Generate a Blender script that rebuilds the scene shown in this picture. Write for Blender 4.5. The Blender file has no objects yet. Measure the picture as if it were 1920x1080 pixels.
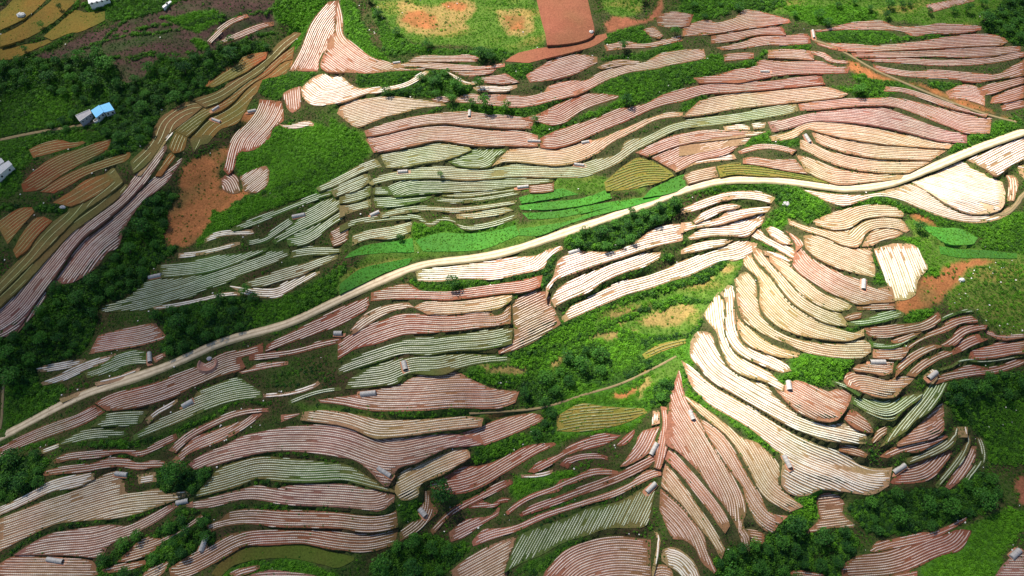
import bpy, math, random
import numpy as np
from mathutils import Vector, geometry

rng = np.random.default_rng(7)
random.seed(7)
scene = bpy.context.scene
COL = scene.collection

# ------------------------------------------------------------------ camera
CAM = np.array([0.0, -151.0, 224.0])
DEP = math.radians(56.0)
FPX = 1371.0
cam_d = bpy.data.cameras.new("camera")
cam_d.sensor_width = 36.0
cam_d.lens = FPX / 1920.0 * 36.0
cam_d.clip_start = 1.0
cam_d.clip_end = 20000.0
cam = bpy.data.objects.new("camera", cam_d)
COL.objects.link(cam)
cam.location = CAM.tolist()
cam.rotation_euler = (math.pi / 2 - DEP, 0, 0)
scene.camera = cam

# ------------------------------------------------------------------ sky, sun, exposure
SUN = np.array([-0.40, 0.46, 0.79]); SUN /= np.linalg.norm(SUN)
world = bpy.data.worlds.new("World"); scene.world = world
world.use_nodes = True
wn = world.node_tree
bgn = wn.nodes["Background"]
sky = wn.nodes.new("ShaderNodeTexSky")
sky.sky_type = 'NISHITA'; sky.sun_disc = False
sky.sun_elevation = math.asin(SUN[2]); sky.sun_rotation = math.atan2(SUN[0], SUN[1])
sky.altitude = 1500; sky.air_density = 1.0; sky.dust_density = 1.0; sky.ozone_density = 1.0
wn.links.new(sky.outputs[0], bgn.inputs[0])
bgn.inputs[1].default_value = 0.05
sd = bpy.data.lights.new("sun", 'SUN'); sd.energy = 4.8; sd.angle = math.radians(0.6); sd.color = (1.0, 0.91, 0.77)
so = bpy.data.objects.new("sun", sd); COL.objects.link(so)
so.rotation_euler = Vector(SUN.tolist()).to_track_quat('Z', 'Y').to_euler()
so.location = (SUN * 500).tolist()
scene.view_settings.view_transform = 'Standard'
scene.view_settings.look = 'None'
scene.view_settings.exposure = 1.3
scene.view_settings.gamma = 1.0
scene.render.engine = 'CYCLES'
scene.cycles.max_bounces = 5
scene.cycles.transparent_max_bounces = 8

# sunlight that gets through the clouds: rows from the far side of the valley to the near side
LIGHT = np.array([
 [.30,.35,.45,.50,.80,.90,.80,.60,.45,.70,.65,.40,.30],
 [.12,.45,.22,.45,.85,.55,.60,.55,.55,.75,.80,.65,.50],
 [.15,.13,.22,.28,.42,.65,.70,.70,.80,.88,.92,1.0,.95],
 [.12,.10,.10,.14,.35,.70,.85,.95,.95,1.0,.95,.75,.60],
 [.10,.08,.09,.12,.22,.40,.66,.92,.90,.95,.65,.38,.28],
 [.12,.10,.12,.15,.22,.26,.32,.28,.90,1.0,.80,.28,.14],
 [.20,.18,.15,.18,.20,.22,.20,.18,.50,.65,.42,.18,.14],
 [.25,.20,.20,.20,.12,.10,.20,.28,.28,.14,.14,.28,.22]])

# ------------------------------------------------------------------ helpers
def tag(o, label=None, cat=None, group=None, kind=None):
    if label: o["label"] = label
    if cat: o["category"] = cat
    if group: o["group"] = group
    if kind: o["kind"] = kind
    return o

def mesh_obj(name, verts, faces, mats, parent=None, smooth=False, mat_idx=None, link=True):
    me = bpy.data.meshes.new(name)
    verts = np.asarray(verts, dtype=np.float32)
    if isinstance(faces, np.ndarray):
        n = faces.shape[1]
        me.vertices.add(len(verts)); me.vertices.foreach_set("co", verts.ravel())
        me.loops.add(faces.size); me.loops.foreach_set("vertex_index", faces.ravel().astype(np.int32))
        me.polygons.add(len(faces))
        me.polygons.foreach_set("loop_start", (np.arange(len(faces)) * n).astype(np.int32))
        me.polygons.foreach_set("loop_total", np.full(len(faces), n, dtype=np.int32))
        me.update(calc_edges=True)
    else:
        me.from_pydata(verts.tolist(), [], faces)
        me.update()
    if not isinstance(mats, (list, tuple)): mats = [mats]
    for m in mats:
        if m is not None: me.materials.append(m)
    if mat_idx is not None:
        me.polygons.foreach_set("material_index", np.asarray(mat_idx, dtype=np.int32))
    me.polygons.foreach_set("use_smooth", np.full(len(me.polygons), smooth, dtype=bool))
    o = bpy.data.objects.new(name, me)
    if link: COL.objects.link(o)
    if parent is not None: o.parent = parent
    return o

def fattr(me, name, vals):
    a = me.attributes.new(name, 'FLOAT', 'POINT'); a.data.foreach_set("value", np.asarray(vals, dtype=np.float32)); return a
def cattr(me, name, cols):
    a = me.attributes.new(name, 'FLOAT_COLOR', 'POINT')
    c = np.ones((len(cols), 4), dtype=np.float32); c[:, :3] = cols
    a.data.foreach_set("color", c.ravel()); return a

class MB:
    def __init__(s): s.v = []; s.f = []; s.m = []
    def add(s, vs, fs, mi=0):
        b = len(s.v); s.v += [tuple(v) for v in vs]; s.f += [tuple(i + b for i in f) for f in fs]; s.m += [mi] * len(fs)
    def prism(s, base, z0, z1, mi=0):
        n = len(base)
        s.add([(p[0], p[1], z0) for p in base] + [(p[0], p[1], z1) for p in base],
              [tuple(range(n))[::-1], tuple(range(n, 2 * n))] + [(i, (i + 1) % n, n + (i + 1) % n, n + i) for i in range(n)], mi)
    def build(s, name, mats, parent=None, smooth=False):
        return mesh_obj(name, np.array(s.v), s.f, mats, parent, smooth, s.m)

def nz(x, y, seed=0.0):
    """smooth repeat-free undulation in about -1..1"""
    s = seed * 7.31
    return (np.sin(x * 1.0 + 1.7 * np.sin(y * 0.63 + s) + s) + np.sin(y * 1.13 + 1.3 * np.sin(x * 0.71 + 2 + s) + s * 2)
            + 0.6 * np.sin(x * 2.1 - y * 1.7 + s * 3) + 0.4 * np.sin(x * 3.7 + y * 2.9 + 2.1 * np.sin(y * 1.9 + s))) / 3.0

def rays(px):
    px = np.asarray(px, float)
    dx = px[:, 0] - 960; dy = 540 - px[:, 1]
    r = np.zeros((len(px), 3))
    r[:, 0] = dx
    r[:, 1] = FPX * math.cos(DEP) + dy * math.sin(DEP)
    r[:, 2] = -FPX * math.sin(DEP) + dy * math.cos(DEP)
    return r
def project(px, zf, it=9):
    """points of the terrain seen in these directions from the drone"""
    r = rays(px); z = np.zeros(len(r))
    for _ in range(it):
        t = (z - CAM[2]) / r[:, 2]
        P = CAM + r * t[:, None]
        z = 0.25 * z + 0.75 * zf(P[:, 0], P[:, 1]) if _ else zf(P[:, 0], P[:, 1])
    t = (z - CAM[2]) / r[:, 2]
    return CAM + r * t[:, None]
def topix(x, y, z):
    d = np.stack([x - CAM[0], y - CAM[1], z - CAM[2]], -1)
    dep = d[..., 1] * math.cos(DEP) - d[..., 2] * math.sin(DEP)
    up = d[..., 1] * math.sin(DEP) + d[..., 2] * math.cos(DEP)
    return 960 + FPX * d[..., 0] / dep, 540 - FPX * up / dep

def plane0(x, y): return 0.16 * y
GULLY = [([(-60,860),(60,700),(150,600),(250,480),(330,400),(420,300),(480,200),(560,60)], 6.0, 20),
         ([(1400,470),(1280,560),(1160,640),(1060,700),(1000,760),(960,830),(860,980),(760,1100)], 7.0, 20),
         ([(1480,1100),(1560,1010),(1700,960),(1850,900),(1960,760)], 8.0, 24),
         ([(-60,190),(100,230),(300,160),(480,60)], 4.0, 22)]
SPUR = [((1500,640), 7.0, 55), ((850,820), 4.0, 50), ((1500,250), 5.0, 80), ((700,250), 3.0, 60)]
def seg_dist(x, y, L):
    d = np.full(np.shape(x), 1e9)
    for (a, b) in zip(L[:-1], L[1:]):
        ex, ey = b[0] - a[0], b[1] - a[1]
        t = np.clip(((x - a[0]) * ex + (y - a[1]) * ey) / (ex * ex + ey * ey + 1e-9), 0, 1)
        d = np.minimum(d, np.hypot(x - a[0] - t * ex, y - a[1] - t * ey))
    return d
GW = [(project(p, plane0)[:, :2], d, w) for p, d, w in GULLY]
SW = [(project([p], plane0)[0, :2], h, w) for p, h, w in SPUR]
def H0(x, y):
    z = 0.16 * y
    z = np.where(y > 250, 40 + 0.03 * (y - 250) , z)
    z = np.where(y < -220, -35.2 + 0.02 * (y + 220), z)
    for L, d, w in GW:
        q = seg_dist(x, y, L); z = z - d * np.exp(-(q / w) ** 2)
    for c, h, w in SW:
        z = z + h * np.exp(-(((x - c[0]) ** 2 + (y - c[1]) ** 2) / w ** 2))
    return z + 0.9 * nz(x / 26, y / 23, 1)

def catmull(P, step=7.0):
    P = [np.array(p, float) for p in P]
    if len(P) < 3:
        n = max(2, int(np.linalg.norm(P[1] - P[0]) / step) + 1)
        return np.array([P[0] + (P[1] - P[0]) * i / (n - 1) for i in range(n)])
    Q = [2 * P[0] - P[1]] + P + [2 * P[-1] - P[-2]]
    out = []
    for i in range(1, len(Q) - 2):
        n = max(1, int(np.linalg.norm(Q[i + 1] - Q[i]) / step))
        for k in range(n):
            t = k / n
            out.append(0.5 * ((2 * Q[i]) + (-Q[i-1] + Q[i+1]) * t + (2*Q[i-1] - 5*Q[i] + 4*Q[i+1] - Q[i+2]) * t*t + (-Q[i-1] + 3*Q[i] - 3*Q[i+1] + Q[i+2]) * t**3))
    out.append(P[-1])
    return np.array(out)
def resample(P, n=None, step=None):
    s = np.r_[0, np.cumsum(np.hypot(*(P[1:, :2] - P[:-1, :2]).T))]
    if n is None: n = max(3, int(s[-1] / step) + 1)
    q = np.linspace(0, s[-1], n)
    return np.stack([np.interp(q, s, P[:, k]) for k in range(P.shape[1])], -1)
def pip(x, y, poly):
    c = np.zeros(np.shape(x), bool)
    x1, y1 = poly[-1]
    for x2, y2 in poly:
        if y1 != y2:
            k = ((y1 > y) != (y2 > y)) & (x < (x2 - x1) * (y - y1) / (y2 - y1) + x1)
            c ^= k
        x1, y1 = x2, y2
    return c

# ------------------------------------------------------------------ materials
def new_mat(name):
    m = bpy.data.materials.new(name); m.use_nodes = True
    nt = m.node_tree; b = nt.nodes["Principled BSDF"]
    return m, nt, b
def nd(nt, t, **k):
    n = nt.nodes.new(t)
    for a, v in k.items(): setattr(n, a, v)
    return n
def rampn(nt, src, stops):
    r = nd(nt, "ShaderNodeValToRGB"); e = r.color_ramp.elements
    while len(e) < len(stops): e.new(0.5)
    for i, (p, c) in enumerate(stops): e[i].position = p; e[i].color = (*c, 1)
    nt.links.new(src, r.inputs[0]); return r.outputs[0]
def noise(nt, scale, detail=4, rough=0.6, coord=None, dist=0.0):
    n = nd(nt, "ShaderNodeTexNoise"); n.inputs["Scale"].default_value = scale; n.inputs["Detail"].default_value = detail
    n.inputs["Roughness"].default_value = rough; n.inputs["Distortion"].default_value = dist
    if coord is not None: nt.links.new(coord, n.inputs["Vector"])
    return n.outputs["Fac"]
def wpos(nt):
    return nd(nt, "ShaderNodeNewGeometry").outputs["Position"]
def mixc(nt, f, a, b, mode='MIX'):
    n = nd(nt, "ShaderNodeMix", data_type='RGBA', blend_type=mode)
    for s, v in ((0, f), (6, a), (7, b)):
        if isinstance(v, (int, float)): n.inputs[s].default_value = v
        elif isinstance(v, tuple): n.inputs[s].default_value = (*v, 1)
        else: nt.links.new(v, n.inputs[s])
    return n.outputs[2]
def mathn(nt, op, a, b=0.0, c=0.0):
    n = nd(nt, "ShaderNodeMath", operation=op)
    for i, v in enumerate((a, b, c)):
        if isinstance(v, (int, float)): n.inputs[i].default_value = v
        else: nt.links.new(v, n.inputs[i])
    return n.outputs[0]
def bumpn(nt, b, h, strength=0.5, dist=0.1):
    n = nd(nt, "ShaderNodeBump"); n.inputs["Strength"].default_value = strength; n.inputs["Distance"].default_value = dist
    nt.links.new(h, n.inputs["Height"]); nt.links.new(n.outputs[0], b.inputs["Normal"])
def sc(c, k): return tuple(min(1, x * k) for x in c)

def drift(nt, p):
    """slow change of the earth's own colour over the valley: rosy, tan, mossy"""
    return rampn(nt, noise(nt, .022, 3, .55, p, .6), [(.30, (1.10, .93, .94)), (.44, (1.06, .98, .92)), (.54, (1.0, 1.03, .90)), (.66, (.86, 1.08, .84))])
def soil_mat(name, c1, c2, c3):
    m, nt, b = new_mat(name); p = wpos(nt)
    n1 = noise(nt, 0.09, 5, 0.65, p); n2 = noise(nt, 1.6, 4, 0.7, p); n3 = noise(nt, 0.03, 2, 0.5, p)
    base = rampn(nt, n1, [(0.36, c1), (0.62, c2)])
    base = mixc(nt, rampn(nt, n3, [(0.45, (0, 0, 0)), (0.68, (1, 1, 1))]), base, c3)
    col = mixc(nt, 0.75, base, rampn(nt, n2, [(0.3, (0.55, 0.55, 0.55)), (0.7, (1.35, 1.35, 1.35))]), 'MULTIPLY')
    col = mixc(nt, 0.85, col, drift(nt, p), 'MULTIPLY')
    oi = nd(nt, "ShaderNodeObjectInfo")
    col = mixc(nt, 0.8, col, rampn(nt, oi.outputs["Random"], [(0, (0.75, 0.72, 0.72)), (1, (1.2, 1.15, 1.1))]), 'MULTIPLY')
    nt.links.new(col, b.inputs["Base Color"]); b.inputs["Roughness"].default_value = 0.95
    b.inputs["Specular IOR Level"].default_value = 0.15
    bumpn(nt, b, n2, 0.6, 0.25)
    return m
SOIL = {
 'r': soil_mat("red_soil", (.20, .074, .048), (.27, .115, .076), (.17, .10, .052)),
 'p': soil_mat("pink_soil", (.23, .105, .072), (.31, .152, .105), (.22, .14, .075)),
 'v': soil_mat("purple_soil", (.18, .085, .080), (.24, .125, .110), (.20, .11, .08)),
 't': soil_mat("tan_soil", (.27, .162, .098), (.34, .215, .135), (.23, .18, .085)),
 'g': soil_mat("weedy_soil", (.052, .095, .026), (.080, .125, .036), (.15, .115, .052)),
 'w': soil_mat("pale_soil", (.28, .18, .115), (.36, .24, .16), (.24, .20, .09)),
 'W': soil_mat("sunglare_soil", (.42, .31, .22), (.50, .39, .29), (.45, .32, .21)),  # near-white: the glare of full sun is put into the soil colour
 'h': soil_mat("mossy_pale_soil", (.135, .140, .060), (.19, .185, .085), (.22, .15, .085)),
 'o': soil_mat("orange_soil", (.33, .125, .050), (.21, .14, .055), (.12, .13, .038)),
 'R': soil_mat("bare_red_soil", (.24, .075, .032), (.22, .12, .05), (.12, .12, .035)),
 'y': soil_mat("olive_field_ground", (.095, .10, .035), (.15, .13, .05), (.19, .115, .055)),  # olive ground, darkened to carry the shade over the left strips
 'Y': soil_mat("ripe_paddy", (.20, .125, .028), (.17, .135, .030), (.10, .12, .025)),
 'G': soil_mat("green_crop", (.045, .19, .030), (.065, .23, .032), (.05, .16, .03)),
 'c': soil_mat("olive_crop", (.17, .17, .035), (.22, .17, .05), (.10, .16, .03)),
 'P': soil_mat("wet_paddy", (.085, .12, .02), (.10, .14, .025), (.12, .09, .03)),
}
SOIL['B'] = soil_mat('bare_pink_earth', (.27, .105, .066), (.31, .13, .082), (.26, .13, .07))

def film_mat(name, col, dots, plant, soil):
    m, nt, b = new_mat(name); p = wpos(nt)
    at = nd(nt, "ShaderNodeAttribute", attribute_name="along"); rv = nd(nt, "ShaderNodeAttribute", attribute_name="rowvar")
    s = mathn(nt, 'SINE', mathn(nt, 'MULTIPLY', at.outputs["Fac"], 2 * math.pi / 0.62))
    n1 = noise(nt, 2.2, 3, 0.7, p)
    mask = mathn(nt, 'GREATER_THAN', mathn(nt, 'ADD', s, mathn(nt, 'MULTIPLY', n1, 1.6)), 2.05 - dots)
    n2 = noise(nt, 0.22, 4, 0.7, p)
    c = mixc(nt, mathn(nt, 'MULTIPLY', mask, 0.8), col, plant)
    dirt = rampn(nt, mathn(nt, 'ADD', n2, mathn(nt, 'MULTIPLY', rv.outputs["Fac"], 0.22)), [(0.50, (0, 0, 0)), (0.78, (1, 1, 1))])
    c = mixc(nt, mathn(nt, 'MULTIPLY', dirt, 0.55), c, soil)
    c = mixc(nt, 0.45, c, drift(nt, p), 'MULTIPLY')
    c = mixc(nt, 0.5, c, rampn(nt, n1, [(0.3, (0.7, 0.7, 0.7)), (0.7, (1.25, 1.25, 1.25))]), 'MULTIPLY')
    nt.links.new(c, b.inputs["Base Color"])
    b.inputs["Roughness"].default_value = 0.42; b.inputs["Specular IOR Level"].default_value = 0.5
    bumpn(nt, b, n1, 0.4, 0.1)
    return m
FILM = {
 'r': film_mat("plastic_mulch_dusty", (.64, .54, .49), 0.5, (.24, .13, .09), (.34, .17, .12)),
 'g': film_mat("plastic_mulch_sprouting", (.58, .62, .50), 0.6, (.08, .20, .05), (.20, .24, .12)),
 'w': film_mat("plastic_mulch_clean", (.74, .70, .66), 0.3, (.35, .25, .18), (.50, .38, .30)),
 't': film_mat("plastic_mulch_tan", (.70, .62, .52), 0.5, (.28, .20, .09), (.40, .28, .16)),
 'y': film_mat("plastic_mulch_yellowed", (.42, .43, .15), 0.6, (.20, .25, .06), (.30, .24, .08)),
 'c': film_mat("crop_row_leaves", (.20, .24, .04), 0.9, (.06, .14, .02), (.24, .16, .06)),
}
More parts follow.
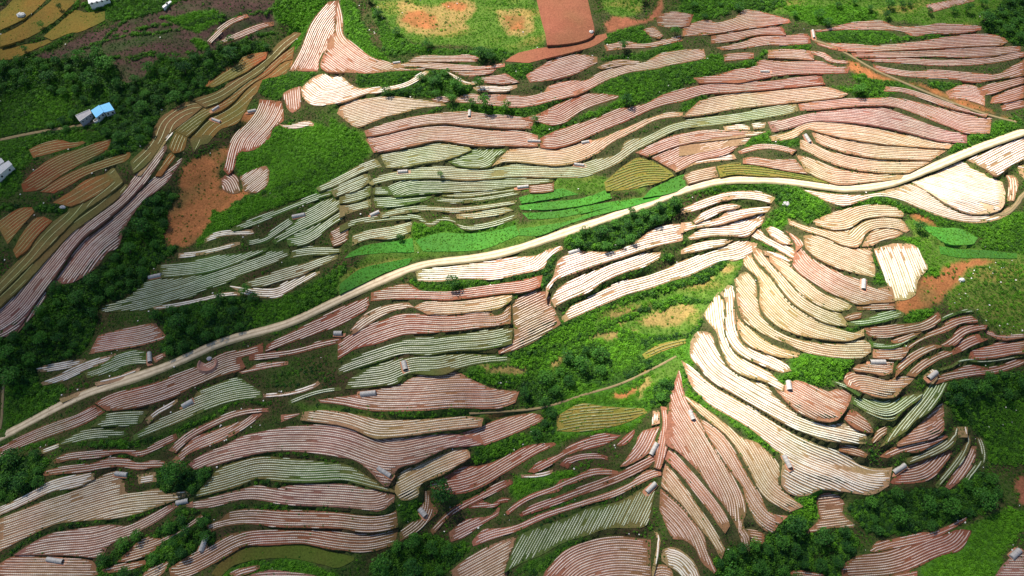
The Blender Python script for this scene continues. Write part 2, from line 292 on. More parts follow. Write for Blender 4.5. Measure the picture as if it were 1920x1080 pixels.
# tone: film, spacing, half width, height
ROWS = {'h': ('g', 1.2, .29, .17), 'r': ('r', 1.22, .26, .17), 'p': ('r', 1.2, .30, .17), 'v': ('r', 1.2, .30, .17), 't': ('t', 1.2, .31, .17), 'g': ('g', 1.2, .27, .17),
        'w': ('w', 1.2, .40, .17), 'W': ('w', 1.2, .46, .15), 'o': ('y', 2.6, .09, .10), 'R': ('y', 1.9, .12, .12), 'y': ('y', 2.5, .13, .13), 'c': ('c', 1.6, .35, .3)}
FIELDS = """
A1 R m;165,845 240,810 330,790 400,805 470,795;185,885 260,865 350,840 450,815 480,800
A1 R m;120,1040 200,960 300,890 420,850 520,815 625,785;130,1075 230,1060 330,990 450,920 560,860 620,825
A1 R m;230,1080 330,1010 450,950 560,910 660,880 730,855;300,1085 380,1045 480,985 590,940 700,905 735,870
B1 v m;-30,690 0,660 110,560 240,400 320,320 430,200 530,110 640,45 700,0 760,-90 830,-180 890,-250 930,-285;-30,815 60,800 120,740 210,600 300,480 400,330 480,240 560,180 680,80 770,-10 840,-90 900,-180 940,-250
B1 v t;95,795 190,640 290,500 400,350 480,250 570,185 690,90 780,0 870,-80 950,-130 1030,-195;190,690 250,600 290,520 400,510 540,420 600,340 660,310 700,200 740,130 810,40 870,0 930,-50 1020,-170
A1 p t;1850,10 1780,90 1740,160 1690,290 1630,400;1890,5 1880,150 1865,260 1795,330 1790,400
A1 p t;1900,-10 1925,110 1930,200 1990,250 2080,320 2180,350 2270,385 2400,385;1892,60 1885,170 1810,335 1830,395 1960,405 2080,410 2200,400 2380,393
A1 w b;1695,500 1760,440 1840,415 1920,430 1960,470 2020,500 2110,500;1700,540 1740,580 1800,590 1900,575 1960,560 2040,530 2110,515
A2 w m;110,500 200,495 290,485 370,465 440,415 480,398;100,525 200,520 300,500 380,480 460,430 495,402
A1 r t;1465,560 1450,620 1400,690 1330,750 1290,830 1260,960;1580,570 1590,680 1530,720 1510,780 1420,845 1340,860 1310,950 1280,980
A1 p g=1250,1000 1290,1020 1320,1085;1245,1010 1290,975 1340,1000;1250,1060 1290,1085 1350,1080
A1 p g=1360,1060 1500,950;1350,1000 1430,955 1500,935;1370,1070 1440,1080 1500,1040 1515,960
A1 w m;1570,700 1640,705 1720,680 1765,695;1600,720 1660,722 1730,705 1765,708
A1 Y m;0,72 40,40 75,0;0,165 150,90 260,-5
A1 Y m;0,200 100,150 190,90 300,0;0,258 150,210 240,160 330,95 430,0
A1 Y m;250,205 330,140 420,60 480,75 590,65;290,225 380,185 460,170 590,110
A1 Y m;0,280 100,260 220,240 330,200 400,150;0,330 80,325 200,270 330,215 440,165
A1 r m;1170,235 1230,160 1300,110 1390,80;1185,245 1240,185 1310,130 1400,95
A1 r m;1220,240 1330,190 1450,140 1540,125;1230,250 1340,215 1460,165 1540,140
A2 p m;400,325 480,312 600,318 720,312 775,328;380,345 520,345 640,345 765,345
A2 p m;300,365 420,350 560,360 700,370 800,375 920,355;280,385 420,373 560,388 700,392 800,388 920,372
A2 p m;590,397 700,392 800,396 870,390;660,418 700,430 760,424 850,408
A2 w m;590,403 650,430 700,460 770,465;600,413 640,443 690,472 750,474
A2 p m;760,440 860,430 930,412;780,460 900,470 1000,460
A2 w m;740,495 800,485 900,490 990,480;760,510 860,512 920,512 990,490
A2 p g=1040,440 1200,400 1440,330;1040,425 1110,385 1200,335 1330,310 1440,325;1060,460 1150,450 1250,430 1330,405 1440,350
A2 p b;645,560 700,535 800,535 920,535 1040,545 1140,520 1160,490 1270,460 1380,455 1450,410 1600,370 1700,355 1800,305 1920,285 2040,280;640,575 740,575 860,590 980,600 1080,590 1200,560 1320,530 1400,495 1500,445 1620,405 1760,385 1860,360 1920,350 2050,325
A2 r m;1480,260 1600,235 1700,250 1800,230 1920,200;1490,285 1600,270 1720,265 1800,252 1920,225
A2 p m;1440,380 1540,340 1640,342 1690,350;1460,388 1560,368 1640,360 1690,356
A2 r m;1700,170 1760,150 1800,190;1730,200 1790,215 1810,200
A2 r m;1770,100 1850,70 1980,85;1780,140 1860,155 1960,140
A3 r m;0,150 130,115 200,130 300,100 340,60 420,65 520,90 600,110;0,200 150,190 300,165 420,150 520,135 610,125
A2 t g=0,650 250,600 590,580;-20,640 0,600 60,570 170,555 300,545 420,560 560,575;60,705 90,715 180,680 260,650 350,630 450,605 590,590
A2 r m;510,560 560,545 620,545;520,575 580,575 620,560
A2 p b;130,740 250,700 400,660 560,640 700,630 850,650 1000,660 1080,690;140,765 260,745 400,710 560,690 640,695 760,705 900,715 1070,720
A2 r b;1020,670 1120,640 1220,590 1350,540 1450,530 1560,540;1120,690 1180,705 1270,680 1330,630 1420,590 1560,548
A2 p t;140,785 270,755 420,720 570,705 700,715 850,735 1000,740 1105,765;180,855 300,835 420,810 540,785 620,795 760,815 900,815 1105,818
A2 r b;1120,778 1230,730 1400,680 1500,640 1560,615 1700,590 1800,540 1920,505 2040,480 2220,465 2400,460 2560,440 2700,425;1120,825 1200,830 1310,800 1400,760 1520,710 1620,670 1700,630 1800,590 1920,565 2050,525 2200,515 2400,500 2560,485 2720,470
A2 t m;220,875 360,830 520,810 640,820 720,830;250,940 360,935 450,915 560,900 660,870 730,840
A2 g b;580,900 660,865 740,840 860,835 920,840;640,930 740,940 840,930 870,880 925,850
A2 t b;935,843 1040,820 1180,830 1300,810 1430,790 1560,740 1700,680 1820,640 1920,635;850,930 940,905 1080,915 1200,925 1300,915 1440,860 1520,800 1640,740 1780,670 1920,650
A2 t b;150,1030 240,985 400,950 560,940 760,945 900,945 960,930 1100,930 1300,935 1430,900 1560,870 1600,800 1720,770 1840,710 1920,685 2020,665 2220,645 2390,605 2560,585;170,1040 280,1010 420,1000 560,1000 700,1010 850,1000 1000,990 1200,995 1360,990 1480,950 1580,900 1640,850 1740,800 1840,750 1920,720 2100,700 2320,670 2480,645 2570,620
A2 g t;250,1060 380,1010 560,1005 740,1015 900,1010 1050,1005 1200,1000;300,1105 500,1085 700,1075 900,1060 1020,1040 1190,1020
A2 t m;-140,1060 -60,1020 0,990 100,935 200,895;-130,1075 -40,1045 20,1015 120,965 225,935
A2 t m;-60,1080 0,1035 90,985 160,985;-40,1105 20,1085 100,1060 170,1010
A2 r m;1040,1035 1120,1020 1200,1012;1060,1080 1130,1080 1195,1070
A2 p m;1660,860 1760,810 1850,770 1920,755 2060,735 2300,740;1720,880 1820,840 1920,810 2100,775 2300,752
A2 p b;1750,890 1840,850 1920,820 2100,785 2250,778;1880,965 1920,950 2000,900 2150,870 2230,830
A3 r m;160,205 300,180 430,160 560,155 580,180;160,240 300,225 420,192 580,195
A3 r m;190,270 320,245 440,205 580,202 700,195 720,215;220,280 340,270 470,250 600,250 720,240
A3 r m;740,172 830,160 950,130 1120,120 1200,150 1360,150 1440,135 1680,150;760,178 900,165 1100,165 1220,170 1300,200 1400,185 1540,185 1680,165
A3 r b;730,225 820,245 960,250 1100,260 1300,240 1500,210 1640,195 1780,205 1830,235;760,250 860,280 1000,290 1200,280 1400,270 1600,258 1800,252
A3 r m;950,302 1100,297 1300,292 1500,280 1700,265 1900,265;960,320 1200,320 1400,315 1600,320 1750,310 1900,283
A3 r m;1000,333 1280,330 1460,340 1650,330 1850,300 1920,292;1060,345 1250,355 1450,368 1650,362 1800,345 1920,315
A3 p m;480,285 600,280 700,290 740,320;480,320 600,325 740,335
A3 r b;60,440 170,430 300,395 410,380 430,342 600,350 760,345 850,375 940,380;90,465 200,460 330,460 450,435 600,415 750,412 930,408
A3 r m;230,310 310,300 400,300;235,340 300,335 400,325
A3 p m;700,285 800,300 850,335 930,345;720,300 790,320 830,348 930,355
A3 r m;1070,365 1150,385 1300,405 1420,395 1600,410 1760,420 1830,390 1920,340;1080,395 1200,420 1330,435 1500,440 1650,460 1750,445 1920,420
A3 p m;1480,520 1560,485 1630,480 1700,530;1500,550 1600,560 1700,590
A3 r m;1640,510 1720,480 1850,450 1920,430;1650,530 1740,525 1830,490 1920,465
A3 r m;1740,550 1850,505 1920,480;1730,580 1830,570 1920,545
A3 r m;1790,600 1850,575 1920,560;1800,620 1850,612 1920,600
A3 p m;1140,490 1250,500 1380,540 1520,590 1660,640 1720,640;1130,510 1250,520 1370,560 1500,605 1600,628 1710,655
A3 t b;90,570 200,545 400,520 560,505 780,490 930,530;0,655 130,640 330,605 600,575 750,560 900,545
A3 p b;650,590 760,570 900,560 1050,555 1200,555 1330,580 1480,620 1600,645 1740,665;660,620 800,610 900,600 1060,590 1200,600 1340,650 1500,710 1600,745 1730,745
A3 v b;480,690 600,670 720,640 900,620 1060,610 1160,620 1300,670 1460,730 1600,760;500,740 600,720 720,680 850,680 1000,690 1150,715 1300,750 1450,790 1600,800
A3 t t;490,770 600,745 700,692 820,693 1000,708 1150,733 1300,773 1450,803 1520,815;500,790 620,775 690,725 740,733 850,760 1000,787 1150,807 1300,820 1500,835
A3 t b;725,745 850,778 1000,803 1150,823 1300,833 1490,845;750,795 830,830 950,862 1080,885 1200,892 1400,900
A3 t b;660,790 720,805 800,845 940,885 1080,903 1200,908 1400,910;660,830 720,860 850,920 1000,955 1150,970 1280,970
A3 t b;640,872 750,905 880,955 1040,980 1240,987;690,960 770,1000 880,1035 1000,1025 1230,1002
A3 p m;340,895 400,885 500,900 640,900;340,915 450,930 600,960 700,975
A3 p m;310,855 400,820 500,815 640,845;320,865 420,840 510,835 620,865
A3 w m;-20,775 100,760 250,740 480,740;-20,805 150,790 300,775 420,760
A3 w m;-20,820 150,800 300,783 380,778;-20,875 100,855 230,830 350,810
A3 w m;-30,885 100,873 210,853 290,870;-40,965 80,920 180,905 300,890
A3 w m;230,715 330,705 380,715;240,735 300,725 380,728
A3 w m;390,700 470,690;400,725 460,715
A3 t m;10,990 80,960 185,940;30,1030 110,1010 200,990
A3 c m;195,940 300,920 420,930 560,960 700,990 780,1010;210,990 300,975 420,985 560,990 700,1010 820,1030
A3 w g=1640,920 1900,780;1600,900 1700,860 1840,790 1940,760;1700,950 1770,985 1840,930 1940,885
A3 W g=1300,1020 1800,1160;1290,1025 1400,990 1500,940 1580,912 1620,950 1720,990 1800,1030;1400,1090 1500,1150 1620,1195 1740,1190 1800,1160 1815,1080
A3 w b;680,1070 900,1095 1080,1090 1280,1037 1390,1095 1490,1155 1610,1205 1760,1205 1880,1140;800,1130 900,1155 1000,1130 1090,1105 1200,1115 1300,1155 1420,1203 1560,1242 1680,1250 1800,1222 1890,1160
A3 t m;1820,985 1840,1030 1830,1130;1860,985 1885,1030 1860,1130
A3 w m;1885,940 1925,930;1895,980 1930,1010
A3 p m;1370,25 1400,70;1560,-10 1640,5
B1 R m;-20,180 100,100 180,90;40,290 110,200 190,110
B1 R m;75,330 120,250 190,160 250,140;90,365 150,320 210,240 290,160
B1 o m;300,60 400,0 480,-60 600,-100;390,80 470,50 560,0 640,-70
B1 w m;1150,268 1230,225 1420,215;1150,283 1260,243 1400,240 1430,230
B1 g m;1300,210 1450,140 1560,105 1680,55 1780,10 1900,-20;1310,218 1450,178 1500,155 1600,113 1720,65 1800,33 1910,3
B1 g b;1530,280 1640,190 1710,120 1800,60 1920,20;1545,292 1650,232 1770,177 1850,133 1920,85
B1 g b;1610,260 1700,200 1800,145 1920,100 1950,95;1620,300 1720,290 1800,240 1860,190 1930,150
B1 g m;1390,273 1480,262 1540,207 1640,138;1395,292 1490,284 1560,235 1650,165
B1 w m;1005,348 1100,338 1200,318 1300,290 1350,283;1005,370 1110,357 1210,337 1310,307 1350,295
B1 g b;900,415 960,405 1060,395 1150,370 1260,355 1400,340 1520,310;905,480 1030,470 1150,455 1280,420 1400,370 1500,330
B1 g g=560,665 860,600 1140,515 1400,430 1630,345;570,645 700,605 790,540 830,500 960,488 1100,468 1300,410 1440,375 1520,338 1625,320;570,672 720,668 860,650 960,610 1080,590 1140,550 1250,520 1400,450 1520,410 1630,350
B1 w m;860,648 1000,627 1130,598 1250,568 1350,563;870,662 1000,643 1130,615 1260,584 1350,578
B1 t m;1380,510 1470,480 1600,430 1690,410 1780,380 1900,345;1380,528 1480,528 1560,503 1680,473 1760,433 1900,372
B1 g m;1640,340 1720,310 1850,315 1920,320;1630,370 1720,355 1830,350 1920,337
B1 r m;1850,240 1920,190 1960,170;1870,300 1920,290 1960,260
B1 w b;1290,530 1400,540 1500,545 1560,540 1600,508 1700,468 1800,448;1370,575 1450,590 1560,595 1600,570 1700,512 1800,458
B1 p b;550,810 640,785 780,755 880,740 890,760;500,910 600,890 740,870 870,840 940,815
B1 w m;200,990 300,970 400,950 480,940;210,1010 320,1000 420,980 490,950
B1 w m;230,1075 350,1020 450,965 560,935 650,910;240,1087 380,1050 500,990 600,960 660,920
B1 g m;480,1020 560,985 650,920 740,890 820,900;490,1045 620,1010 740,970 840,960
B1 p m;860,935 930,900;870,958 930,922
B1 w m;530,1075 650,1040 790,988;540,1088 660,1062 800,1003
C1 w m;335,88 440,48 580,-2;345,103 460,60 600,8
C1 r m;-20,370 150,280 300,215 420,180 530,115;-20,418 150,340 320,280 480,220 590,155
C1 r t;535,108 640,55 800,15 900,-15 1050,-75 1150,-110 1250,-170 1400,-200 1480,-230;600,150 780,125 960,75 1080,15 1200,-35 1330,-75 1380,-100 1360,-150 1480,-180
B1 r m;1500,860 1620,800 1700,760 1790,715 1920,650 2090,585;1490,895 1560,870 1650,840 1760,800 1880,760 1960,720 2060,660 2085,605
B1 r m;1400,920 1500,895 1620,895 1720,870 1800,840 1920,820;1400,945 1500,935 1640,915 1740,890 1850,860 1920,845
B1 p m;1320,1000 1400,998 1460,968 1620,953;1360,1022 1440,1003 1530,985 1620,968
C1 g b;750,290 870,215 1000,155 1085,95 1110,45 1200,10 1330,-35 1390,-5 1470,45;740,320 850,275 1000,215 1150,150 1300,95 1480,75
C1 g m;560,200 620,160 720,150 840,155;510,240 620,235 740,230 800,215
C1 g m;340,330 430,280 520,250 700,265;330,345 430,325 560,310 680,300 720,280
C1 w m;230,378 340,330;235,393 350,347
C1 w m;818,203 880,148 940,118 1000,83;832,222 890,168 950,134 1000,98
C1 r m;300,430 380,390 520,380 660,370 800,375 880,330 990,280;305,445 400,425 540,415 680,385 780,410 850,380 1000,310
C1 r m;240,498 300,478 400,458 520,448 620,418 720,423 780,448 860,430 940,443;245,517 340,503 480,492 600,467 680,462 780,482 860,467 940,467
C1 p m;950,375 1010,310 1080,260 1200,205 1300,160 1400,140 1510,138;985,387 1030,342 1090,292 1200,237 1300,190 1410,162 1510,152
C1 p b;970,430 1030,370 1080,310 1200,265 1300,230 1380,200 1430,165;1000,460 1060,390 1200,335 1300,290 1400,230 1480,163
C1 v g=1060,455 1150,405 1300,365 1500,330 1750,325 1920,345 2060,400 2200,440 2400,400 2700,330;1060,450 1150,395 1270,345 1360,297 1500,265 1700,235 1920,232 1990,255 2080,300 2220,310 2420,290 2540,283 2640,305 2715,340;1090,480 1200,455 1300,425 1460,385 1600,375 1750,385 1920,410 1990,425 2070,480 2160,570 2200,550 2240,470 2340,440 2440,390 2540,352 2690,347
C2 p b;640,290 760,250 860,210 980,180 1090,168 1135,190;805,343 880,315 1000,265 1100,220 1140,200
C1 g b;1150,560 1240,475 1350,435 1470,410 1600,420 1760,435 1920,450 2000,480 2080,530 2180,580 2220,603;1090,640 1200,610 1330,575 1450,530 1560,545 1750,550 1920,537 2000,555 2080,577 2220,608
C1 p b;1050,690 1090,668 1200,637 1350,595 1460,573 1550,590 1700,562 1920,565 2050,588 2220,622;1110,700 1200,690 1350,650 1460,650 1560,670 1700,680 1920,690 2020,700 2140,710 2220,660
C1 r b;1160,800 1250,760 1290,725 1400,705 1560,712 1750,715 1920,728 2060,745 2180,740 2230,710;1180,830 1260,800 1400,785 1560,800 1750,805 1920,810 2050,830 2150,825 2240,800
C1 r b;950,1040 1080,960 1200,900 1290,850 1400,830 1600,825 1920,832 2040,842 2240,817;960,1090 1050,1085 1180,1020 1300,950 1380,905 1500,905 1700,895 1850,925 1920,930 2060,945 2220,905
C2 r m;465,600 470,660 440,700 460,750 380,790 325,840;495,600 500,660 540,710 500,760 420,830 330,880
C1 w m;-20,705 100,650 200,595 290,545 420,515 530,500;-20,745 80,700 180,655 300,600 420,580 530,530
C1 t g=-20,860 350,735 700,630 1060,600;-20,770 150,700 260,660 400,610 530,540 650,495 700,560 720,620 900,590 930,620 1060,600;-20,950 100,885 220,825 340,780 560,760 700,745 820,710 960,660 1070,625
C1 p m;130,925 270,850 400,825 600,795 720,800 820,750 980,670;80,960 250,958 420,962 560,972 620,900 760,840 900,760 990,690
C1 p g=-20,1030 550,1035;-20,1025 90,970 300,975 480,985 530,1010 550,1055;-20,1095 200,1115 400,1105 560,1067
C1 r m;760,900 830,860 900,870 1000,830 1130,735;660,1000 740,990 850,950 930,880 1060,810 1140,742
C1 r m;560,1048 680,1015 820,993;600,1063 720,1047 820,1012
C1 p m;800,1075 860,1030 950,1000;830,1095 900,1078 940,1030
C1 p m;1290,1070 1350,1040 1460,1018;1320,1095 1400,1062 1460,1037
C1 p m;1380,1085 1500,1050 1640,1060 1780,1080;1400,1110 1600,1110 1780,1110
C1 w m;770,515 880,495;780,560 880,545
C1 g m;1620,102 1720,57 1800,32 1920,17;1625,117 1730,73 1810,48 1920,33
C1 w m;1480,58 1620,48 1740,13 1790,-17;1480,73 1630,62 1750,28 1800,-3
C1 P b;1190,1070 1260,990 1380,930 1560,905 1740,910 1860,945 1990,975;1230,1090 1320,1015 1480,980 1640,978 1800,1010 1900,1030 1990,990
C2 p b;-130,90 0,75 100,60 210,30 330,0 420,-40 560,-75 640,-70 760,-10 860,30 1000,45;-120,103 0,113 150,145 320,150 480,145 640,130 800,135 900,130 980,100
C2 t b;-220,160 -100,150 0,160 100,180 240,205 400,205 560,195 700,185 800,195;-230,200 -100,215 0,230 90,260 180,300 290,295 420,280 560,260 700,245 790,235
C2 p m;-340,178 -220,165;-340,212 -260,182
C2 t g=320,560 500,470 700,390;315,515 370,480 460,440 560,400 660,365 720,375;300,600 340,650 430,630 450,560 560,510 660,450 725,410
C2 r b;485,580 560,530 690,465 760,465 860,440 960,390 1060,345 1200,330;630,620 700,610 800,570 900,510 1000,450 1100,390 1210,340
C2 r m;500,828 600,718 680,668 780,618 880,558 960,538;515,847 600,753 700,692 800,642 900,592 965,557
C2 r m;700,690 740,663 800,658 850,678 900,643 950,648;720,698 800,692 860,692 900,668 940,662
C2 p m;605,840 650,800 700,765 800,750 850,733 900,668;615,885 690,860 760,810 850,755 885,735
C2 r m;925,723 1000,658 1100,608 1200,578 1230,543 1300,528 1400,480 1470,478 1560,493;932,738 1010,678 1110,628 1220,602 1250,572 1320,552 1420,512 1560,505
C2 r m;1000,735 1080,680 1200,640 1300,600 1400,560 1560,500 1700,430 1770,400;1010,745 1100,715 1230,670 1340,625 1450,590 1580,540 1700,480 1780,430
C2 p m;735,890 800,820 880,815 1000,790 1100,740 1250,690 1380,650 1500,610 1620,560 1720,490 1800,490;740,910 850,870 1000,820 1130,760 1270,710 1400,670 1540,630 1640,580 1740,530 1800,510
C2 p m;1798,125 1810,230 1780,330 1770,420 1760,470;1830,130 1850,220 1835,340 1800,460 1790,480
C2 w m;1757,150 1750,230;1785,150 1790,222
C2 p m;1570,465 1620,400 1660,340 1670,300 1700,260;1600,460 1680,420 1740,370 1760,310 1790,235
C2 r m;1050,495 1110,440 1220,400 1280,350 1400,300 1460,280 1570,290;1080,502 1170,460 1240,412 1350,370 1450,350 1540,312
C2 r m;1550,345 1590,300 1650,255;1565,352 1620,322 1650,270
C2 r m;1230,458 1270,418 1340,398 1440,393 1500,412;1270,477 1310,433 1440,417 1500,427
C2 w m;1010,513 1100,507 1190,483;1010,525 1110,522 1190,497
C2 t g=620,1070 985,870;610,1060 700,990 840,910 980,860;640,1110 900,1110 940,980 988,868
C2 g g=930,1050 990,950 1050,840;995,855 1100,810 1250,760 1400,700 1560,665 1680,600 1770,580;915,1060 1000,1010 1120,960 1250,890 1380,850 1500,810 1700,800 1740,720
C2 p t;1150,1050 1260,940 1400,885 1560,860 1740,880;1130,1095 1300,1115 1700,1115 1740,950
C2 w t;1800,940 1850,920 1920,945 1980,1000 2020,1085;1800,990 1840,1020 1900,1060 1950,1110 2005,1110
C2 p m;1740,1080 1780,1020 1840,1030 1870,1080;1750,1110 1800,1110 1870,1110
C2 w m;1760,830 1780,880 1760,1000 1740,1080;1772,830 1793,880 1774,1000 1754,1080
B2 w b;415,440 560,430 700,410 840,390 960,370 1100,360 1150,330 1240,305;430,500 560,500 700,485 850,490 1000,460 1140,425 1160,370 1245,320
B2 r b;165,570 300,530 380,520 460,560 620,560 680,550 800,530 950,510 1050,490 1130,470;165,610 300,600 450,600 600,605 750,590 900,570 1020,560 1120,530
B2 t m;410,650 480,620 650,620 800,600 960,578;480,685 600,685 750,670 880,655 960,602
B2 t m;50,780 130,690 250,640 380,625 410,650;60,800 140,750 240,690 300,665 390,650
B2 r t;-20,850 100,770 250,720 330,690 460,690 620,700 800,675 870,700 900,690 955,620;-20,940 80,880 200,850 350,800 500,790 700,770 860,750 955,735
B2 p g=880,905 1230,735;880,890 965,835 968,740 970,620 1060,570 1150,560 1190,640 1215,700 1230,730;885,908 970,887 1070,847 1160,787 1235,740
B2 w b;1150,540 1190,480 1230,380 1340,340 1480,340 1560,330 1660,280 1740,220 1820,190 1920,180;1150,605 1200,500 1320,450 1460,400 1560,370 1680,330 1780,300 1920,270
B2 w b;1180,610 1230,540 1330,480 1440,440 1560,390 1700,345 1800,340;1200,645 1280,600 1390,560 1480,500 1600,450 1700,420 1790,375
B2 w b;1240,710 1300,640 1380,600 1480,550 1560,510 1700,480 1800,450 1920,390 2040,350 2150,310 2240,275 2340,290;1250,730 1360,680 1500,620 1620,570 1740,540 1880,490 1940,475 2020,440 2150,380 2220,385 2330,330
B2 g b;-20,990 100,920 250,870 380,830 540,820 700,800 850,775 965,770;-20,1030 120,980 250,940 350,905 480,915 640,890 830,880 960,850
B2 g b;40,1060 120,1010 250,960 380,935 560,920 700,915 830,920 950,935;20,1105 150,1095 320,1070 370,1020 560,1025 660,990 800,960 950,950
B2 g m;-10,20 150,-30 165,-30;-10,60 80,50 165,15
B2 t m;-10,80 100,57 165,45;-10,140 60,110 170,80
B2 g m;180,40 340,30 480,20 510,28;190,85 330,75 480,45
B2 g m;520,30 640,40 780,30 900,10 1010,-5;530,52 640,62 780,52 900,32 1000,12
B2 t m;210,120 360,90 480,80 620,90 760,80 900,60 990,48;220,142 380,114 500,103 640,113 780,98 900,78 980,65
B2 t m;645,128 760,118 860,103 930,88 965,105;650,148 780,142 880,127 945,110
B2 g m;-10,195 80,158 240,138 430,133 500,173 590,133 680,188 800,178 900,148 990,122;-10,225 80,183 250,163 420,153 500,195 590,158 700,212 800,203 900,178 990,140
B2 t m;60,250 150,220 260,200 400,170;60,300 160,260 290,260 390,220
B2 g m;180,-20 320,-30 500,-45 600,-50;180,10 330,12 480,0 600,-25
B2 g m;560,5 700,10 850,-10 1000,-30;570,22 700,28 850,8 1000,-12
B2 G m;50,340 150,300 300,280 400,262;20,370 120,350 260,337 410,335
B2 G m;420,275 560,235 700,240 850,225 980,190;460,330 620,330 780,320 900,280 1000,235
B2 G m;1000,210 1150,190 1300,160 1450,100 1600,50 1800,20 1920,-20;1000,240 1120,238 1250,188 1400,138 1600,85 1750,45 1920,-2
B2 G m;1000,80 1150,60 1350,40 1500,-10;1010,97 1200,92 1380,67 1520,30
B2 G m;1020,120 1200,112 1400,78 1560,50;1050,150 1200,142 1380,112 1540,75
B2 G m;-10,525 100,440 250,400 400,372;-10,572 100,520 250,450 375,408
B2 G m;1000,35 1100,5 1250,-20;1010,60 1150,40 1330,10
A2 G m;1740,1065 1900,992 1930,985;1700,1110 1860,1080 1940,1040
A2 c m;1480,1030 1600,930 1700,890 1850,960;1490,1070 1620,1060 1760,1030 1870,985
B3 w m;-10,100 60,70 160,30 280,0 420,0 520,35;-10,118 80,100 180,62 260,38 400,38 500,60
B3 w m;60,165 130,110 250,70 330,80;70,177 160,137 230,102 320,87
B3 w m;-10,178 120,165 200,150 260,112 400,92 500,85;-10,228 80,197 200,182 300,152 420,120 480,110
B3 w b;30,258 140,192 300,155 440,125 460,140 440,190;40,267 160,243 300,243 370,243 420,200
B3 w m;-10,330 60,295 200,265 280,272;-10,347 120,322 230,300
B3 w b;370,240 420,197 470,250 560,300 630,320;440,275 520,315 600,362 640,378
B3 w m;470,210 500,195 560,230 620,280;490,240 550,282 620,292
B3 t b;730,165 850,120 960,90 1100,75 1200,90 1245,125;750,185 850,208 940,198 1020,148 1120,133 1240,138
B3 t b;590,150 680,190 820,217 940,217 1030,167 1130,148 1220,152 1275,215;600,180 700,220 800,248 900,293 990,303 1030,235 1080,205 1180,198 1260,225
B3 t b;1030,260 1080,217 1170,208 1240,235;1010,303 1070,297 1120,270 1200,255
B3 t g=690,285 860,350 1085,445;680,250 760,240 810,260 900,308 990,322 1060,320 1070,380 1085,440;690,310 760,370 860,420 960,450 1080,477
B3 w g=1130,300 1190,450 1240,610;1080,320 1095,370 1130,450 1160,530 1190,612;1180,290 1300,300 1345,370 1375,430 1320,500 1305,580 1250,608
B3 p m;580,220 650,262 680,300;600,242 640,295 645,330
C3 w t;-5,-130 60,-80 130,-20 230,50 340,105 500,205 690,313 850,375 950,420 1000,460 1100,480 1180,470;20,-60 60,20 160,120 300,200 420,280 520,370 560,410 560,560 620,620 700,625 780,590 900,600 1060,620 1160,570
C3 r m;880,345 960,350 1040,400;880,372 950,392 1030,414
C3 t b;0,60 100,120 220,210 330,300 430,340 530,440 560,520 590,620 675,690;40,110 140,200 250,290 330,400 400,530 470,640 600,720
C3 p t;100,200 200,262 270,345 320,435 390,555 440,630 470,705 530,740 600,738;110,230 170,330 260,470 340,580 360,660 420,780 500,835 540,790
C3 p t;-20,-80 15,80 80,185 150,290 210,395 285,535 345,645 355,725 340,790 380,850;-70,60 -82,200 -92,330 -20,380 90,490 160,590 240,690 300,790 330,880 375,945
C3 p t;-92,345 0,440 80,528 160,628 230,718 265,800;-100,420 0,520 60,600 140,700 210,800 240,840
C3 t t;-105,440 0,565 70,665 140,765 190,845 240,930;-120,570 0,680 60,760 120,835 165,885 190,930 220,985
C3 p t;-125,590 0,695 60,775 115,850 140,950 190,1050;-130,700 -90,800 -50,870 0,870 70,920 110,1000 180,1065
C3 r m;350,820 410,825 465,850;370,880 420,895 460,895
C3 g b;950,70 1080,90 1200,82 1300,60 1350,50;960,110 1060,170 1180,205 1240,150 1340,80
C3 g t;1400,-20 1350,60 1290,130 1250,180 1180,260 1140,320;1490,-10 1440,90 1380,160 1300,210 1260,260 1180,310 1110,355
C3 p b;1200,340 1260,290 1330,230 1400,160 1460,110 1470,160;1210,350 1330,322 1420,300 1472,255
C3 r m;1110,410 1180,360 1280,320 1400,308 1480,287;1150,417 1240,382 1320,382 1400,342 1490,297
C3 g m;1250,430 1350,380 1450,325 1510,300 1530,240;1270,450 1380,412 1480,372 1530,332 1550,250
C3 r b;1165,555 1250,480 1360,420 1500,375 1515,382;1180,562 1300,555 1400,530 1480,440 1510,402
C3 w m;1548,240 1555,300;1600,240 1600,300
C3 g m;1420,570 1500,470 1550,400 1600,330 1598,280;1430,587 1520,492 1580,422 1617,342 1612,290
C3 p m;1480,580 1540,480 1600,400 1630,350;1500,592 1580,522 1640,432 1650,350
C3 g m;1590,530 1640,450 1690,425 1655,300;1602,547 1662,472 1707,422 1680,308
C3 r m;1065,320 1100,260 1150,240;1070,330 1120,300 1150,275
C3 p g=700,835 965,800;700,830 765,760 755,650 800,618 870,625 910,680 900,730 970,795;705,838 830,807 965,805
C3 r m;1055,940 1090,890 1160,880 1330,840 1420,830 1600,750;1070,947 1180,922 1290,902 1400,872 1500,822 1600,762
C3 r b;890,1030 980,972 1090,953 1230,923 1360,885 1460,855 1550,822 1625,825;900,1095 1050,1085 1200,1072 1330,1022 1450,962 1560,932 1620,840
C3 v b;1760,1080 1820,1000 1900,950 1940,930;1780,1110 1860,1110 1940,1110
C3 r m;600,1060 650,1050 800,1075;610,1085 700,1085 800,1090
C3 r m;1170,1080 1250,1062 1320,1055;1180,1100 1260,1095 1320,1075
B3 G m;1285,145 1340,185 1450,205 1560,212 1660,262;1310,170 1400,235 1500,290 1600,293 1640,290
B3 G m;1440,305 1560,325 1700,330 1880,350;1450,345 1560,365 1700,368 1880,372
@1300,440,4.8 p g=930,200 1000,300 1150,400 1300,490 1480,560 1650,610;900,240 930,120 965,95 1000,140 1060,200 1160,272 1270,327 1400,378 1500,415 1640,490 1780,470 1805,560;890,260 950,338 1080,425 1200,505 1350,568 1480,622 1650,608 1810,602
